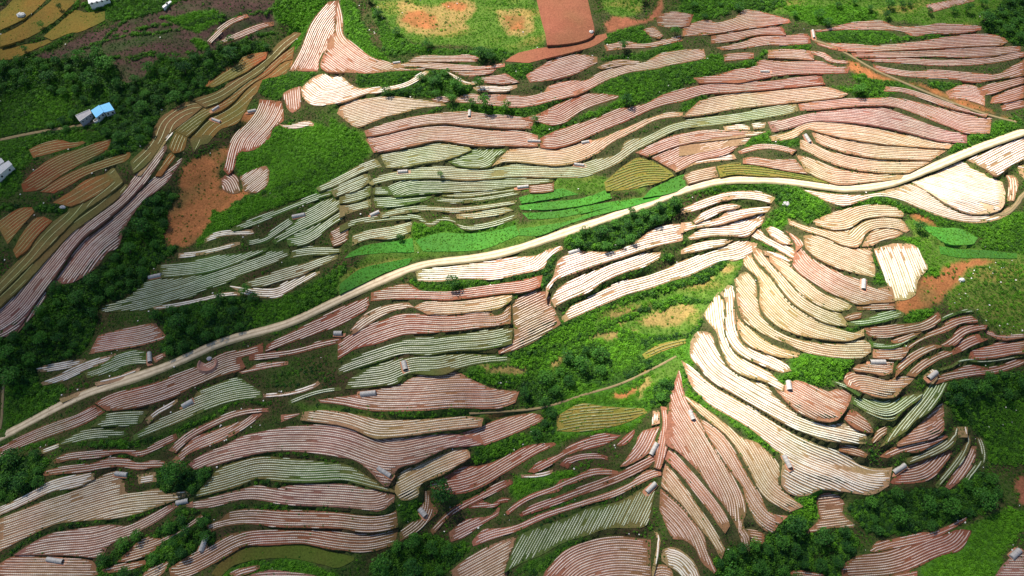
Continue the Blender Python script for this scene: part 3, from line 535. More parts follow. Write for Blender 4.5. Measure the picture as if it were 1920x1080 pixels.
@1300,440,4.8 t t;680,170 780,222 880,275 920,335 1050,418 1100,488 1200,548 1330,598 1430,645;690,240 780,322 870,422 960,512 1050,582 1150,642 1290,682 1400,672
@1300,440,4.8 w m;630,148 760,168 900,215;640,178 780,218 890,248
@1300,440,4.8 t g=560,150 800,450 980,640 1380,815;530,112 620,148 690,245 790,355 870,455 970,545 1070,625 1180,675 1300,695 1392,812;530,130 560,212 640,292 720,382 800,492 880,592 950,652 1080,732 1200,792 1380,822
@1300,440,4.8 t g=480,200 620,420 760,600 900,735 1100,840 1400,910;450,210 510,165 560,262 640,345 740,448 830,565 920,645 1000,695 1150,765 1250,822 1400,882 1450,890 1535,850;450,262 500,312 580,388 600,480 600,600 640,700 720,790 860,868 1000,908 1200,938 1400,948 1540,900
@1300,440,4.8 t g=380,520 520,690 640,800 800,900 1000,970 1250,1030 1560,1030;368,405 470,338 555,430 575,540 590,660 640,775 745,862 875,930 1050,968 1250,990 1400,970 1540,955 1600,1000;385,470 395,600 440,740 505,808 600,872 700,925 850,980 1000,1055 1150,1082 1308,1106 1508,1106 1598,1050
@1300,440,4.8 t g=390,740 560,930 750,1040 950,1095;390,640 402,750 498,835 568,895 658,962 758,1012 888,1055 958,1073;395,830 428,898 458,958 508,998 608,1038 708,1078 858,1108 948,1095
@1260,600,4.8 w t;500,-310 560,-300 560,-100 568,0 588,120 628,208 700,258 850,318 1000,378 1070,458;435,-245 490,-160 488,60 512,180 562,268 642,328 780,388 900,438 1000,476
@1260,600,4.8 w g=400,-120 420,60 470,240 560,370 700,450 960,580;295,-75 350,-155 425,-250 478,-160 472,60 498,190 555,288 640,362 780,425 900,492 950,548 1010,590;285,-50 330,20 395,95 427,190 462,300 512,400 592,468 700,512 850,552 960,620 1000,640
@1260,600,4.8 w g=190,250 330,470 560,620 850,790 1200,960 1740,1090;165,200 230,108 350,128 382,220 432,330 502,430 622,492 740,562 830,558 920,682 1050,792 1150,862 1260,912 1420,944 1530,932 1640,970 1750,1040;165,220 168,330 250,420 330,520 430,592 560,662 700,742 850,832 1000,922 1200,1012 1400,1082 1740,1112
@1260,600,4.8 p g=1000,620 1250,760 1480,880;875,545 1000,600 1110,545 1250,590 1400,645 1500,620 1605,650 1590,760 1530,862;880,565 960,650 1060,752 1160,832 1300,892 1430,912 1500,892
@1260,600,4.8 r m;1560,850 1620,808 1700,860 1790,950 1812,1010;1550,882 1600,932 1700,992 1792,1014
@1560,560,5.333 r m;240,52 400,46 620,40;250,107 400,107 635,97
@1560,560,5.333 r m;120,190 200,150 300,138;150,218 220,203 290,187
@1560,560,5.333 g b;150,235 300,210 400,180 480,143 620,103 720,150;160,267 300,267 450,242 600,205 710,178
@1560,560,5.333 r b;320,288 450,283 600,268 740,258 880,238 960,205 1060,140 1090,178;340,352 400,382 560,387 660,362 800,332 900,317 1020,272 1092,212
@1560,560,5.333 g m;1020,258 1100,188 1200,148 1300,113 1415,108;965,292 1060,247 1130,205 1220,168 1310,138 1415,132
@1560,560,5.333 r m;590,418 700,378 850,328 920,318;600,444 700,434 800,384 880,344
@1560,560,5.333 g m;372,418 450,448 600,462 700,418 840,338;390,478 500,493 620,493 720,444 852,372
@1560,560,5.333 r b;730,490 900,388 1000,318 1100,288 1140,238 1200,203 1300,183 1400,178 1460,222;780,498 880,424 1000,374 1120,334 1200,302 1270,254 1350,238 1455,232
@1560,560,5.333 p m;410,508 600,498 780,488;410,583 560,598 690,602 760,532
@1560,560,5.333 r m;1080,468 1130,438 1200,388 1260,308 1340,268 1500,268 1555,268;1130,478 1230,463 1290,403 1330,353 1420,323 1540,303
@1560,560,5.333 r m;640,690 700,618 800,548 900,498 1000,463 1080,470;640,775 720,700 800,632 900,566 1000,515 1100,478
@1560,560,5.333 r m;750,768 820,688 900,618 1000,586 1050,556 1120,528 1200,528 1240,468 1300,408 1400,368 1480,358 1500,398;830,783 900,714 1000,654 1080,604 1200,564 1300,524 1370,484 1480,434 1560,402
@1560,560,5.333 p m;1530,308 1600,328 1640,368 1760,368 1935,358;1540,342 1600,374 1700,409 1820,399 1935,379
@1560,560,5.333 r b;1390,518 1560,478 1680,438 1800,438 1935,418;1370,592 1480,602 1600,592 1720,572 1800,552 1935,538
@1560,560,5.333 g m;1080,703 1200,663 1320,600 1480,612 1700,592 1935,545;1085,718 1205,680 1330,618 1480,634 1700,612 1935,565
@1560,560,5.333 r b;1000,840 1060,778 1200,728 1300,688 1400,668 1560,688 1700,668 1800,618 1935,615;1040,850 1180,812 1300,792 1440,762 1600,752 1760,712 1935,645
@1560,560,5.333 p b;210,700 260,663 370,653 540,618 620,630 612,690;225,718 400,738 520,762 602,742
@1560,560,5.333 p t;120,830 160,740 280,733 400,768 500,798 560,828 640,788 830,788;150,872 260,912 400,962 520,987 640,972 700,902 785,840
@1560,560,5.333 g m;0,813 120,858 200,898 290,963;0,832 110,878 190,920 270,975
@1560,560,5.333 w g=930,760 1000,840;918,780 1000,708 1060,768;940,822 1010,847 1052,802
@280,60,5.4 R g=620,560 900,380 1200,230;590,555 700,455 860,362 980,248 1200,206;640,560 800,482 960,405 1060,335 1180,262
@280,60,5.4 y t;440,690 560,650 700,600 830,500 960,420 1090,330 1200,240 1300,130 1400,50 1480,0;560,760 680,715 800,640 900,560 1000,490 1110,420 1200,330 1340,200 1450,100 1540,10
@280,60,5.4 R t;250,1000 400,880 560,775 690,722 820,642 930,562 1010,492 1120,430 1230,330 1380,200 1470,150;380,1060 480,960 600,840 720,790 860,690 960,582 1060,505 1200,425 1330,305 1450,262
@280,60,5.4 o t;420,1060 500,950 620,850 760,790 880,700 980,610 1080,512 1200,442 1300,355 1450,265;620,1080 720,980 880,920 950,820 1050,650 1095,600 1160,475 1270,450 1390,405
@220,190,7.715 y t;190,880 400,680 520,540 540,400 640,240 800,130 1000,20 1160,0;230,1030 350,960 480,830 620,630 720,480 850,370 1070,205 1240,60
@220,190,7.715 R t;750,680 830,480 900,380 1000,290 1160,200 1300,60;800,740 950,700 1000,520 1080,400 1150,300 1300,200 1400,60
@220,190,7.715 y t;1050,560 1080,440 1200,330 1340,230 1380,290;1110,720 1200,620 1300,600 1400,480 1500,370
@220,190,7.715 w m;290,1075 450,850 620,640 740,470 830,385;330,1075 500,850 660,640 760,500 840,400
@220,190,7.715 R m;560,1080 680,880 760,760 800,745;620,1080 730,930 800,840 850,760
B1 y t;-40,530 0,490 120,370 210,260 300,170 380,110 430,30 520,-40 590,-95 640,-140;-40,600 0,565 130,440 250,325 380,190 460,110 560,40 640,-15 690,-60
B1 y b;-40,620 0,585 130,460 250,345 380,212 460,130 560,60 640,5 700,-50;-40,680 0,640 130,520 250,390 400,230 560,110 640,50 690,0 720,-40
A1 p g=1640,500 1650,620;1590,530 1650,500 1695,490;1610,600 1645,630 1690,600
@880,480,3.177 c m;520,960 660,885 820,900 1040,910;520,1040 700,1040 900,1000 1060,930
@880,480,3.177 c m;1030,590 1130,530 1290,495;1050,612 1150,565 1290,518
A2 B m;1100,0 1240,-20 1385,-5;1157,247 1290,238 1415,190 1400,60
A2 B m;925,345 1000,300 1150,268 1320,238 1490,190;1000,350 1050,350 1200,312 1400,262 1497,208
"""
# ------------------------------------------------------------------ terraced fields
def pts(s): return [tuple(float(q) for q in a.split(',')) for a in s.split()]
def tile(t):
    if t[0] == '@': return tuple(float(q) for q in t[1:].split(','))
    return (640.0 * (int(t[1]) - 1), 360.0 * 'ABC'.index(t[0]), 3.0)
def tileoff(t): return tile(t)[:2]
class Field: pass
fields = []
for ln in FIELDS.strip().splitlines():
    hd, a, b = ln.split(';')
    t, tone, mode = hd.split(' ', 2)
    ox, oy, ts = tile(t)
    cv = lambda s: [(ox + x / ts, oy + y / ts) for x, y in pts(s)]
    F = Field(); F.tone = tone; F.mode = mode
    F.top = catmull(cv(a)); F.bot = catmull(cv(b)); q_ = (F.top.mean(0) + F.bot.mean(0)) / 2
    if tone == 't' and q_[0] < 1150 and 270 < q_[1] < 560: F.tone = tone = 'h'
    if tone == 'p' and q_[0] < 640 and q_[1] > 800 and len(fields) % 3 == 0: F.tone = tone = 'v'
    mt = resample(F.top, n=30); mb_ = resample(F.bot, n=30); mm = (mt + mb_) / 2; wd = np.hypot(*(mt - mb_).T); gr = 1.8 if F.top[:, 1].mean() < 450 else 1.35
    for E_, s_ in ((F.top, mt), (F.bot, mb_)):
        q = np.stack([np.interp(np.linspace(0, 1, len(E_)), np.linspace(0, 1, 30), mm[:, k]) for k in (0, 1)], -1)
        d_ = E_ - q; E_ += d_ / (np.hypot(*d_.T)[:, None] + 1.5) * gr
    F.guide = catmull(cv(mode[2:]), 6) if mode.startswith('g=') else None
    T = project(resample(F.top, n=26), H0); B = project(resample(F.bot, n=26), H0)
    F.mid = 0.5 * (T[:, :2] + B[:, :2]); F.midz = H0(F.mid[:, 0], F.mid[:, 1])
    def zf(x, y, F=F):
        x = np.atleast_1d(x); y = np.atleast_1d(y)
        d2 = (x[:, None] - F.mid[None, :, 0]) ** 2 + (y[:, None] - F.mid[None, :, 1]) ** 2
        w = np.exp(-(d2 - d2.min(1)[:, None]) / 60.0)
        zl = (w * F.midz).sum(1) / w.sum(1)
        h = H0(x, y)
        return h + np.clip(0.78 * (zl - h), -0.95, 0.95)
    F.z = zf
    F.T = project(F.top + rng.normal(0, .25, F.top.shape), zf); F.B = project(F.bot + rng.normal(0, .25, F.bot.shape), zf)
    F.poly = np.vstack([F.T[:, :2], F.B[::-1, :2]])
    keep = np.r_[True, np.hypot(*(F.poly[1:] - F.poly[:-1]).T) > 0.12]; F.poly = F.poly[keep]
    F.px = (F.top.mean(0) + F.bot.mean(0)) / 2
    F.bb = (F.poly[:, 0].min(), F.poly[:, 1].min(), F.poly[:, 0].max(), F.poly[:, 1].max())
    a_ = F.poly; F.area = abs(0.5 * np.sum(a_[:, 0] * np.roll(a_[:, 1], -1) - np.roll(a_[:, 0], -1) * a_[:, 1]))
    F.len = np.hypot(*(F.mid[1:] - F.mid[:-1]).T).sum()
    fields.append(F)

ROAD_PX = [(-40,838),(0,820),(60,788),(150,742),(250,708),(330,680),(400,645),(470,625),(540,607),(600,578),(680,540),(740,515),(790,494),(860,487),(930,477),(1000,456),(1080,428),(1150,405),(1230,375),(1300,350),(1350,338),(1420,335),(1500,342),(1570,353),(1640,350),(1700,333),(1760,308),(1830,278),(1880,260),(1960,232)]
def track(px, half, z_up=0.0):
    c = resample(project(catmull(px, 10), H0), step=1.5)
    k = np.ones(9) / 9
    for _ in range(2):
        for j in (0, 1): c[4:-4, j] = np.convolve(c[:, j], k, 'valid')
    z = H0(c[:, 0], c[:, 1]); zz = z.copy(); zz[4:-4] = np.convolve(z, k, 'valid'); c[:, 2] = zz + z_up
    d = np.gradient(c[:, :2], axis=0); d /= np.hypot(*d.T)[:, None]
    n = np.stack([-d[:, 1], d[:, 0]], -1)
    hw = half * (1 + 0.12 * nz(c[:, 0] / 6, c[:, 1] / 6, 4) + .07 * nz(c[:, 0] / 1.7, c[:, 1] / 1.7, 9))
    return c, n, hw
roads = []   # (name, centre, normal, half width, material)
roads.append(("dirt_road", *track(ROAD_PX, 1.55, .05)))
roads.append(("footpath", *track([(-30,268),(0,262),(60,249),(120,240),(150,236),(178,228)], .8, .05)))
roads.append(("footpath", *track([(5,700),(6,740),(4,775),(0,805)], .45, .05)))
roads.append(("footpath", *track([(1848,445-60),(1870,500-90),(1895,405),(1905,380),(1925,360)], .8, .05)))
roads.append(("footpath", *track([(1526,75),(1560,86),(1600,105),(1620,122),(1660,140),(1720,165),(1780,190),(1850,215),(1905,228)], .55, .05)))
roads.append(("footpath", *track([(880,775),(960,770),(1040,762),(1080,742),(1150,726),(1220,694),(1268,668)], .4, .04)))

# raster of what covers the ground, 0.4 m cells
X0, Y0, X1, Y1 = -270.0, -128.0, 270.0, 178.0
RS = 0.4
nx, ny = int((X1 - X0) / RS), int((Y1 - Y0) / RS)
rx = X0 + (np.arange(nx) + .5) * RS; ry = Y0 + (np.arange(ny) + .5) * RS
cover = np.zeros((ny, nx), np.int16)          # 0 open, >0 field, -1 road
def fill(poly, val):
    i0, i1 = np.searchsorted(rx, [poly[:, 0].min() - 1, poly[:, 0].max() + 1]); j0, j1 = np.searchsorted(ry, [poly[:, 1].min() - 1, poly[:, 1].max() + 1])
    if i1 <= i0 or j1 <= j0: return
    gx, gy = np.meshgrid(rx[i0:i1], ry[j0:j1])
    m = pip(gx, gy, poly); s = cover[j0:j1, i0:i1]; s[m & (s == 0)] = val
for name, c, n, hw in roads:
    for k in range(0, len(c) - 1):
        q = np.array([c[k, :2] + n[k] * hw[k] * 1.1, c[k, :2] - n[k] * hw[k] * 1.1, c[k+1, :2] - n[k+1] * hw[k+1] * 1.1, c[k+1, :2] + n[k+1] * hw[k+1] * 1.1])
        fill(q, -1)
for i, F in enumerate(fields): fill(F.poly, i + 1)
def dilate(m, n):
    for _ in range(n):
        k = m.copy(); k[1:] |= m[:-1]; k[:-1] |= m[1:]; k[:, 1:] |= m[:, :-1]; k[:, :-1] |= m[:, 1:]; m = k
    return m
edge = np.zeros_like(cover, np.float32) + 9
m = cover != 0
edge[m] = 0
for k in range(1, 9):
    m2 = dilate(m, 1); edge[m2 & ~m] = k * RS; m = m2
def at(arr, x, y):
    i = np.clip(((x - X0) / RS).astype(int), 0, nx - 1); j = np.clip(((y - Y0) / RS).astype(int), 0, ny - 1)
    return arr[j, i]

# ground heights: stepped where the fields are, banks run between them
GS = 0.8
gxs = np.arange(X0, X1, GS); gys = np.arange(Y0, Y1, GS)
out = [3, 6, 12, 25, 50, 100, 200, 400, 900, 2200]
gxa = np.r_[X0 - np.cumsum(out)[::-1], gxs, gxs[-1] + np.cumsum(out)]
gya = np.r_[Y0 - np.cumsum(out)[::-1], gys, gys[-1] + np.cumsum(out)]
GX, GY = np.meshgrid(gxa, gya)
GZ0 = H0(GX, GY); GZ = GZ0.copy()
fixed = np.zeros(GX.shape, bool)
inside = (GX > X0) & (GX < X1) & (GY > Y0) & (GY < Y1)
own = np.where(inside, at(cover, GX, GY), 0)
near = own.copy()
# grow ownership by one cell so the field sheets are never pierced
for dj, di in ((0, 1), (0, -1), (1, 0), (-1, 0)):
    sh = np.roll(own, (dj, di), (0, 1)); near = np.where((near == 0) & (sh > 0) & (at(edge, GX, GY) <= 0.8), sh, near)
for i, F in enumerate(fields):
    k = near == i + 1
    if k.any(): GZ[k] = F.z(GX[k], GY[k]) - 0.16; fixed |= k
for name, c, n, hw in roads:
    k = near == -1
    k &= (GX > c[:, 0].min() - 3) & (GX < c[:, 0].max() + 3) & (GY > c[:, 1].min() - 3) & (GY < c[:, 1].max() + 3)
    xs, ys = GX[k], GY[k]
    if len(xs):
        zz = np.empty(len(xs)); dd = np.empty(len(xs))
        for s in range(0, len(xs), 4000):
            d2 = (xs[s:s+4000, None] - c[None, :, 0]) ** 2 + (ys[s:s+4000, None] - c[None, :, 1]) ** 2
            j = d2.argmin(1); zz[s:s+4000] = c[j, 2] - 0.14; dd[s:s+4000] = d2.min(1)
        ok = dd < 16
        v = GZ[k]; v[ok] = zz[ok]; GZ[k] = v; fx = fixed[k]; fx[ok] = True; fixed[k] = fx
free = ~fixed
rough = 0.16 * nz(GX / 2.3, GY / 2.1, 3) * inside
for _ in range(60):
    av = 0.25 * (np.roll(GZ, 1, 0) + np.roll(GZ, -1, 0) + np.roll(GZ, 1, 1) + np.roll(GZ, -1, 1))
    GZ = np.where(free & inside, 0.93 * av + 0.07 * GZ0, GZ)
GZ = np.where(free, GZ + rough, GZ)
def ground(x, y):
    x = np.asarray(x, float); y = np.asarray(y, float)
    i = np.clip(((x - X0) / GS).astype(int), 0, len(gxs) - 2) + len(out); j = np.clip(((y - Y0) / GS).astype(int), 0, len(gys) - 2) + len(out)
    fx = np.clip((x - gxa[i]) / GS, 0, 1); fy = np.clip((y - gya[j]) / GS, 0, 1)
    return (GZ[j, i] * (1-fx) * (1-fy) + GZ[j, i+1] * fx * (1-fy) + GZ[j+1, i] * (1-fx) * fy + GZ[j+1, i+1] * fx * fy)
def surf(x, y):
    """height of what one stands on: field sheet, road or open ground"""
    x = np.atleast_1d(np.asarray(x, float)); y = np.atleast_1d(np.asarray(y, float))
    z = ground(x, y); o = at(cover, x, y)
    for i in np.unique(o):
        if i > 0: k = o == i; z[k] = fields[i-1].z(x[k], y[k])
        if i < 0: z[o == i] += 0.14
    return z
def place(px, py):
    P = project([(px, py)], lambda a, b: surf(a, b), 14)[0]
    return P
# ------------------------------------------------------------------ what grows or lies bare between the fields
def poly3(t, s):
    ox, oy, ts = tile(t); return [(ox + x / ts, oy + y / ts) for x, y in pts(s)]
# name: ground colour, (tuft density, bush density, size), leaf brightness
ZKIND = {
 'bank':   ((.070,.055,.028), .66, .24, 0.50, .36),
 'dry':    ((.066,.070,.030), .60, .16, 0.44, .36),
 'meadow': ((.090,.170,.028), .52, .05, 0.55, .86),  # bright green grass, its leaf brightness also raised as sunlight
 'orange': ((.36,.145,.058), .06, .02, 0.5, .5),
 'redsq':  ((.30,.115,.066), .02, .00, 0.4, .4),
 'plough': ((.095,.055,.050), .25, .05, 0.5, .15),
 'wood':   ((.025,.045,.012), .30, .90, 1.15, .28),
 'scrub':  ((.045,.110,.018), .60, .60, 0.85, .56),
 'bright': ((.060,.165,.020), .66, .50, 0.85, .84),  # light green growth, with sunlight added through the leaf brightness
 'hedge':  ((.035,.075,.016), .30, .95, 0.95, .38),
 'rocky':  ((.120,.165,.035), .60, .14, 0.6, .78),
 'tanmead':((.300,.220,.080), .20, .02, 0.5, .75),
}
ZONES = [
 ('dry', 'A3', "-40,120 500,60 1900,120 1930,640 1500,900 1280,990 900,1040 600,1000 -40,960"),
 ('dry', 'A2', "120,680 560,600 1100,640 1500,500 1930,300 1930,1000 1650,1060 1000,1060 200,1080 -40,1040 180,860"),
 ('dry', 'A2', "960,120 1930,60 1930,300 1400,420 900,560 640,560 900,440"),
 ('dry', 'B3', "380,330 700,140 1260,120 1340,300 1380,450 1300,600 1240,680 1100,880 1060,950 640,900 560,1080 -20,1090 110,700"),
 ('dry', 'C3', "40,-280 600,-200 1060,-60 1060,300 1000,420 1180,480 1160,600 560,620 600,740 300,900 -120,700 -60,40"),
 ('dry', 'B2', "160,560 960,520 1130,470 1240,600 1240,740 960,860 0,900 -20,840"),
 ('scrub', 'A1', "450,30 640,0 1050,0 900,60 800,110 620,110 500,60"),
 ('plough','A1', "180,330 350,260 600,150 700,110 900,70 1060,0 1560,0 1560,120 1480,200 1200,300 1000,330 850,430 720,480 660,400 400,420 200,360"),
 ('wood',  'A1', "-30,340 200,330 480,330 560,290 640,380 700,470 800,450 900,310 1000,340 1200,300 1300,240 1500,240 1500,290 1330,360 1200,440 1150,490 1270,470 1200,520 1000,570 900,620 860,760 740,850 620,900 620,780 500,720 300,760 -30,780"),
 ('scrub', 'A1', "-30,560 200,480 420,600 400,690 200,720 -30,760"),
 ('scrub', 'A1', "-30,790 200,760 500,740 640,780 480,840 160,900 100,1080 -30,1080"),
 ('bright','A1', "1570,260 1640,150 1560,130 1560,0 1860,0 1740,150 1680,270 1600,300"),
 ('bright','A1', "1340,840 1540,720 1780,690 1920,780 1920,1080 1500,1080 1300,900"),
 ('scrub', 'A1', "1460,520 1480,450 1620,420 1780,390 1700,480 1560,560"),
 ('bright','A2', "0,0 60,0 180,260 260,330 250,380 160,330 40,200 0,60"),
 ('meadow','A2', "150,0 1100,0 1150,250 1000,290 760,260 480,250 330,200 250,100"),
 ('scrub', 'A2', "170,30 320,200 480,270 760,280 1000,290 900,330 780,320 400,300 260,300"),
 ('tanmead','A2', "320,10 520,40 700,-10 760,60 700,120 720,170 600,190 420,200 330,140"), ('tanmead','A2', "880,60 1060,60 1080,180 930,200"),
 ('orange','A2', "370,70 450,60 540,100 560,150 420,165 350,120"),
 ('orange','A2', "920,90 1030,90 1040,160 950,170"),
 ('orange','A2', "560,20 700,20 700,60 600,60"),
 ('redsq', 'A2', "1480,130 1560,90 1720,110 1800,-10 1815,40 1760,110 1620,150 1500,180"),
 ('meadow','A2', "1450,-5 1700,-5 1690,60 1600,100 1500,80"),
 ('scrub', 'A2', "1480,190 1700,150 1740,240 1500,250"),
 ('scrub', 'A2', "80,410 250,385 440,380 490,400 380,465 200,510 90,490"),
 ('wood',  'A2', "500,400 580,400 740,480 700,530 300,545 200,525 400,480"),
 ('scrub', 'A2', "900,370 1080,350 1040,440 920,430"),
 ('scrub', 'A2', "1380,500 1640,410 1920,350 1920,500 1700,580 1560,600 1330,680 1240,740 1080,770 1080,700 1340,660 1560,550 1440,525"),
 ('scrub', 'A2', "1460,330 1700,290 1920,230 1920,280 1760,330 1560,340"),
 ('meadow','A2', "-10,740 130,740 180,860 60,920 -10,930"),
 ('bright','A2', "-60,650 60,740 160,860 -60,980"),
 ('scrub', 'A2', "600,590 760,580 960,600 1200,580 1060,650 800,645 620,620"),
 ('meadow','A2', "1000,1060 1200,1010 1480,1000 1700,1080 1000,1080"),
 ('meadow','A3', "-10,0 800,0 1900,0 1900,120 1650,130 1400,140 1130,110 820,140 500,70 340,50 140,110 -10,120"),
 ('bright','A3', "560,40 1000,40 1100,100 820,140 700,130"),
 ('scrub', 'A3', "-10,0 560,0 500,60 340,50 150,110 60,100 -10,70"),
 ('wood',  'A3', "1680,140 1750,60 1850,0 1930,0 1930,250 1820,220 1700,180"),
 ('scrub', 'A3', "750,180 1120,165 1200,210 1500,190 1520,215 1240,225 1050,250 830,230 750,200"),
 ('scrub', 'A3', "-10,340 230,310 230,370 400,330 460,280 720,250 720,275 480,285 410,370 260,390 130,430 -10,470"),
 ('scrub', 'A3', "950,420 1020,415 1290,465 1330,490 1180,540 1000,550 860,490 800,475 1000,490"),
 ('scrub', 'A3', "-10,590 130,530 150,560 60,610 -10,630"),
 ('scrub', 'A3', "1370,460 1600,460 1480,505 1420,500"),
 ('scrub', 'A3', "1690,690 1900,660 1920,720 1600,840 1490,870 1600,760"),
 ('scrub', 'A3', "330,800 420,750 500,740 480,790 650,780 650,820 480,810 350,825"),
 ('orange','A3', "930,340 1000,350 1080,420 1360,480 1600,570 1800,660 1920,690 1780,650 1500,570 1300,470 1050,440 940,380"),
 ('scrub', 'A3', "60,1080 200,1010 400,1000 640,1050 680,1080"),
 ('meadow','A3', "1590,910 1680,960 1820,1030 1700,1000 1600,960"),
 ('wood',  'B1', "-30,840 60,800 190,690 280,540 400,520 560,440 650,340 740,150 800,60 960,0 1000,60 930,150 920,300 1000,320 840,430 820,500 700,590 560,650 480,880 200,990 200,1080 -30,1080"),
 ('wood',  'B1', "850,690 1100,620 1250,590 1370,600 1560,620 1660,600 1640,680 1560,760 1230,860 1010,930 900,900 940,800 880,720"),
 ('scrub', 'B1', "1330,620 1560,600 1800,480 1920,440 1920,560 1640,740 1500,780"),
 ('bright','B1', "1100,310 1300,200 1500,100 1700,20 1200,60 1150,200"),
 ('orange','B1', "1000,20 1100,-20 1180,-60 1200,60 1180,180 1120,260 1040,310 960,310 920,240 930,150"),
 ('orange','A1', "1030,950 1130,880 1260,830 1290,860 1240,930 1220,1080 1020,1080"),
 ('orange','B1', "1140,0 1400,0 1300,90 1200,110"),
 ('meadow','B2', "-10,480 100,400 250,270 460,200 1000,180 1900,-30 1900,20 1400,150 1000,290 780,340 500,370 400,390 100,520 -10,580"),
 ('bright','B2', "380,250 400,180 470,170 620,160 700,210 900,180 980,160 980,230 760,270 500,330"),
 ('wood',  'B2', "1240,300 1250,250 1500,160 1900,60 1920,100 1740,190 1640,270 1530,320 1350,310"),
 ('scrub', 'B2', "380,450 430,500 700,490 1000,470 1140,430 1170,480 1100,540 980,580 900,560 680,540 620,560 430,540"),
 ('bright','B2', "960,940 1100,850 1240,740 1500,620 1920,480 1930,1090 1300,1090 900,1090 660,1020"),
 ('tanmead','B2',"1480,700 1600,660 1920,620 1930,780 1800,800 1640,790"),
 ('tanmead','B3',"-10,640 60,635 85,680 50,750 -10,770"),
 ('tanmead','B3',"30,520 160,465 170,500 120,540 40,550"),
 ('tanmead','B3',"210,440 270,410 290,440 220,460"),
 ('meadow','B3', "-10,500 250,380 340,340 370,320 350,400 250,540 120,680 60,780 -10,800"),
 ('scrub', 'B2', "1000,1000 1200,900 1500,760 1640,790 1900,1000 1700,1090 900,1090"),
 ('wood',  'B2', "1200,950 1300,870 1480,850 1500,980 1400,1060 1250,1040"),
 ('tanmead','B2',"790,990 1020,980 1040,1010 820,1020"),
 ('tanmead','C2',"1530,60 1640,15 1660,45 1550,95"),
 ('tanmead','C2',"1660,20 1740,-10 1740,30 1680,70"),
 ('bright','C2', "1000,60 1300,0 1850,0 1840,120 1760,140 1650,240 1400,280 1200,320 1100,290 1150,170 1000,120"),
 ('meadow','C2', "-300,120 0,130 300,160 900,150 1100,160 800,180 300,190 -200,150"),
 ('scrub', 'C2', "740,360 1100,260 1240,330 1050,350 900,420 740,440"),
 ('scrub', 'C2', "320,660 450,640 440,700 460,760 340,780"),
 ('bright','C2', "950,600 1000,520 1200,500 1350,500 1200,560 1100,600 980,660"),
 ('wood',  'C2', "250,930 480,840 600,900 700,920 620,1010 590,1090 200,1090"),
 ('scrub', 'C2', "1000,1050 1250,900 1400,870 1250,950 1130,1080"),
 ('scrub', 'B3', "470,140 560,80 560,-20 700,0 830,90 840,130 720,170 600,140"),
 ('bright','B3', "450,170 590,140 600,190 540,220 460,190"),
 ('scrub', 'B3', "870,90 1100,25 1280,100 1500,160 1700,180 1900,100 1930,280 1660,260 1440,200 1280,120 1180,60 940,100"),
 ('meadow','B3', "1260,130 1450,200 1660,290 1930,290 1930,400 1500,420 1380,480 1310,290"),
 ('scrub', 'B3', "1660,280 1930,210 1930,350 1700,330"),
 ('bright','B3', "1180,270 1320,260 1380,440 1470,440 1380,490 1340,480 1370,400 1310,290"),
 ('orange','B3', "1200,640 1310,560 1330,500 1420,470 1480,415 1560,400 1640,385 1840,390 1930,400 1800,440 1620,440 1500,560 1460,610 1270,690"),
 ('rocky', 'B3', "1500,560 1620,440 1930,400 1930,790 1740,770 1640,660 1500,670"),
 ('orange','B3', "1290,125 1340,130 1430,180 1440,200 1330,160"),
 ('bright','B3', "600,930 860,900 960,950 900,1020 830,1090 560,1080 520,1020 610,1010"),
 ('scrub', 'B3', "1080,450 1130,480 1150,530 1080,500"),
 ('scrub', 'B3', "1240,690 1430,660 1380,710 1250,740"),
 ('wood',  'C3', "1500,-20 1940,-40 1940,120 1760,120 1560,160 1470,60"),
 ('scrub', 'C3', "1500,120 1940,100 1940,420 1720,440 1700,300 1560,220"),
 ('bright','C3', "40,20 120,100 280,180 440,290 560,400 540,410 420,330 280,220 100,120 20,60"),
 ('wood',  'C3', "200,960 440,870 620,740 700,720 740,800 930,820 980,900 880,1010 900,1090 200,1090"),
 ('wood',  'C3', "960,640 1140,610 1300,590 1440,600 1560,570 1700,500 1760,600 1750,700 1480,780 1300,840 1090,850 980,760 920,700"),
 ('bright','C3', "620,640 780,590 760,760 690,760 620,720"),
 ('bright','C3', "1560,820 1760,740 1900,700 1940,800 1800,940 1760,1090 1330,1090 1340,1040"),
 ('redsq', 'C3', "1870,560 1900,530 1940,530 1940,670 1890,660"),
 ('redsq', 'C1', "60,105 180,75 210,80 90,130"),
 ('wood',  'C1', "-30,430 240,420 240,560 100,640 -30,650"),
 ('scrub', 'C1', "20,0 320,0 340,90 20,280"),
 ('wood',  'C1', "860,840 1160,730 1160,960 960,1040 820,1080 500,1080 560,1000 700,900"),
 ('wood',  'C1', "880,460 1100,480 1200,460 1090,600 900,590"),
 ('bright','C1', "1240,1080 1360,1010 1640,980 1900,1060 1940,1090 1700,1090"),
]
YT = '@880,480,3.177'
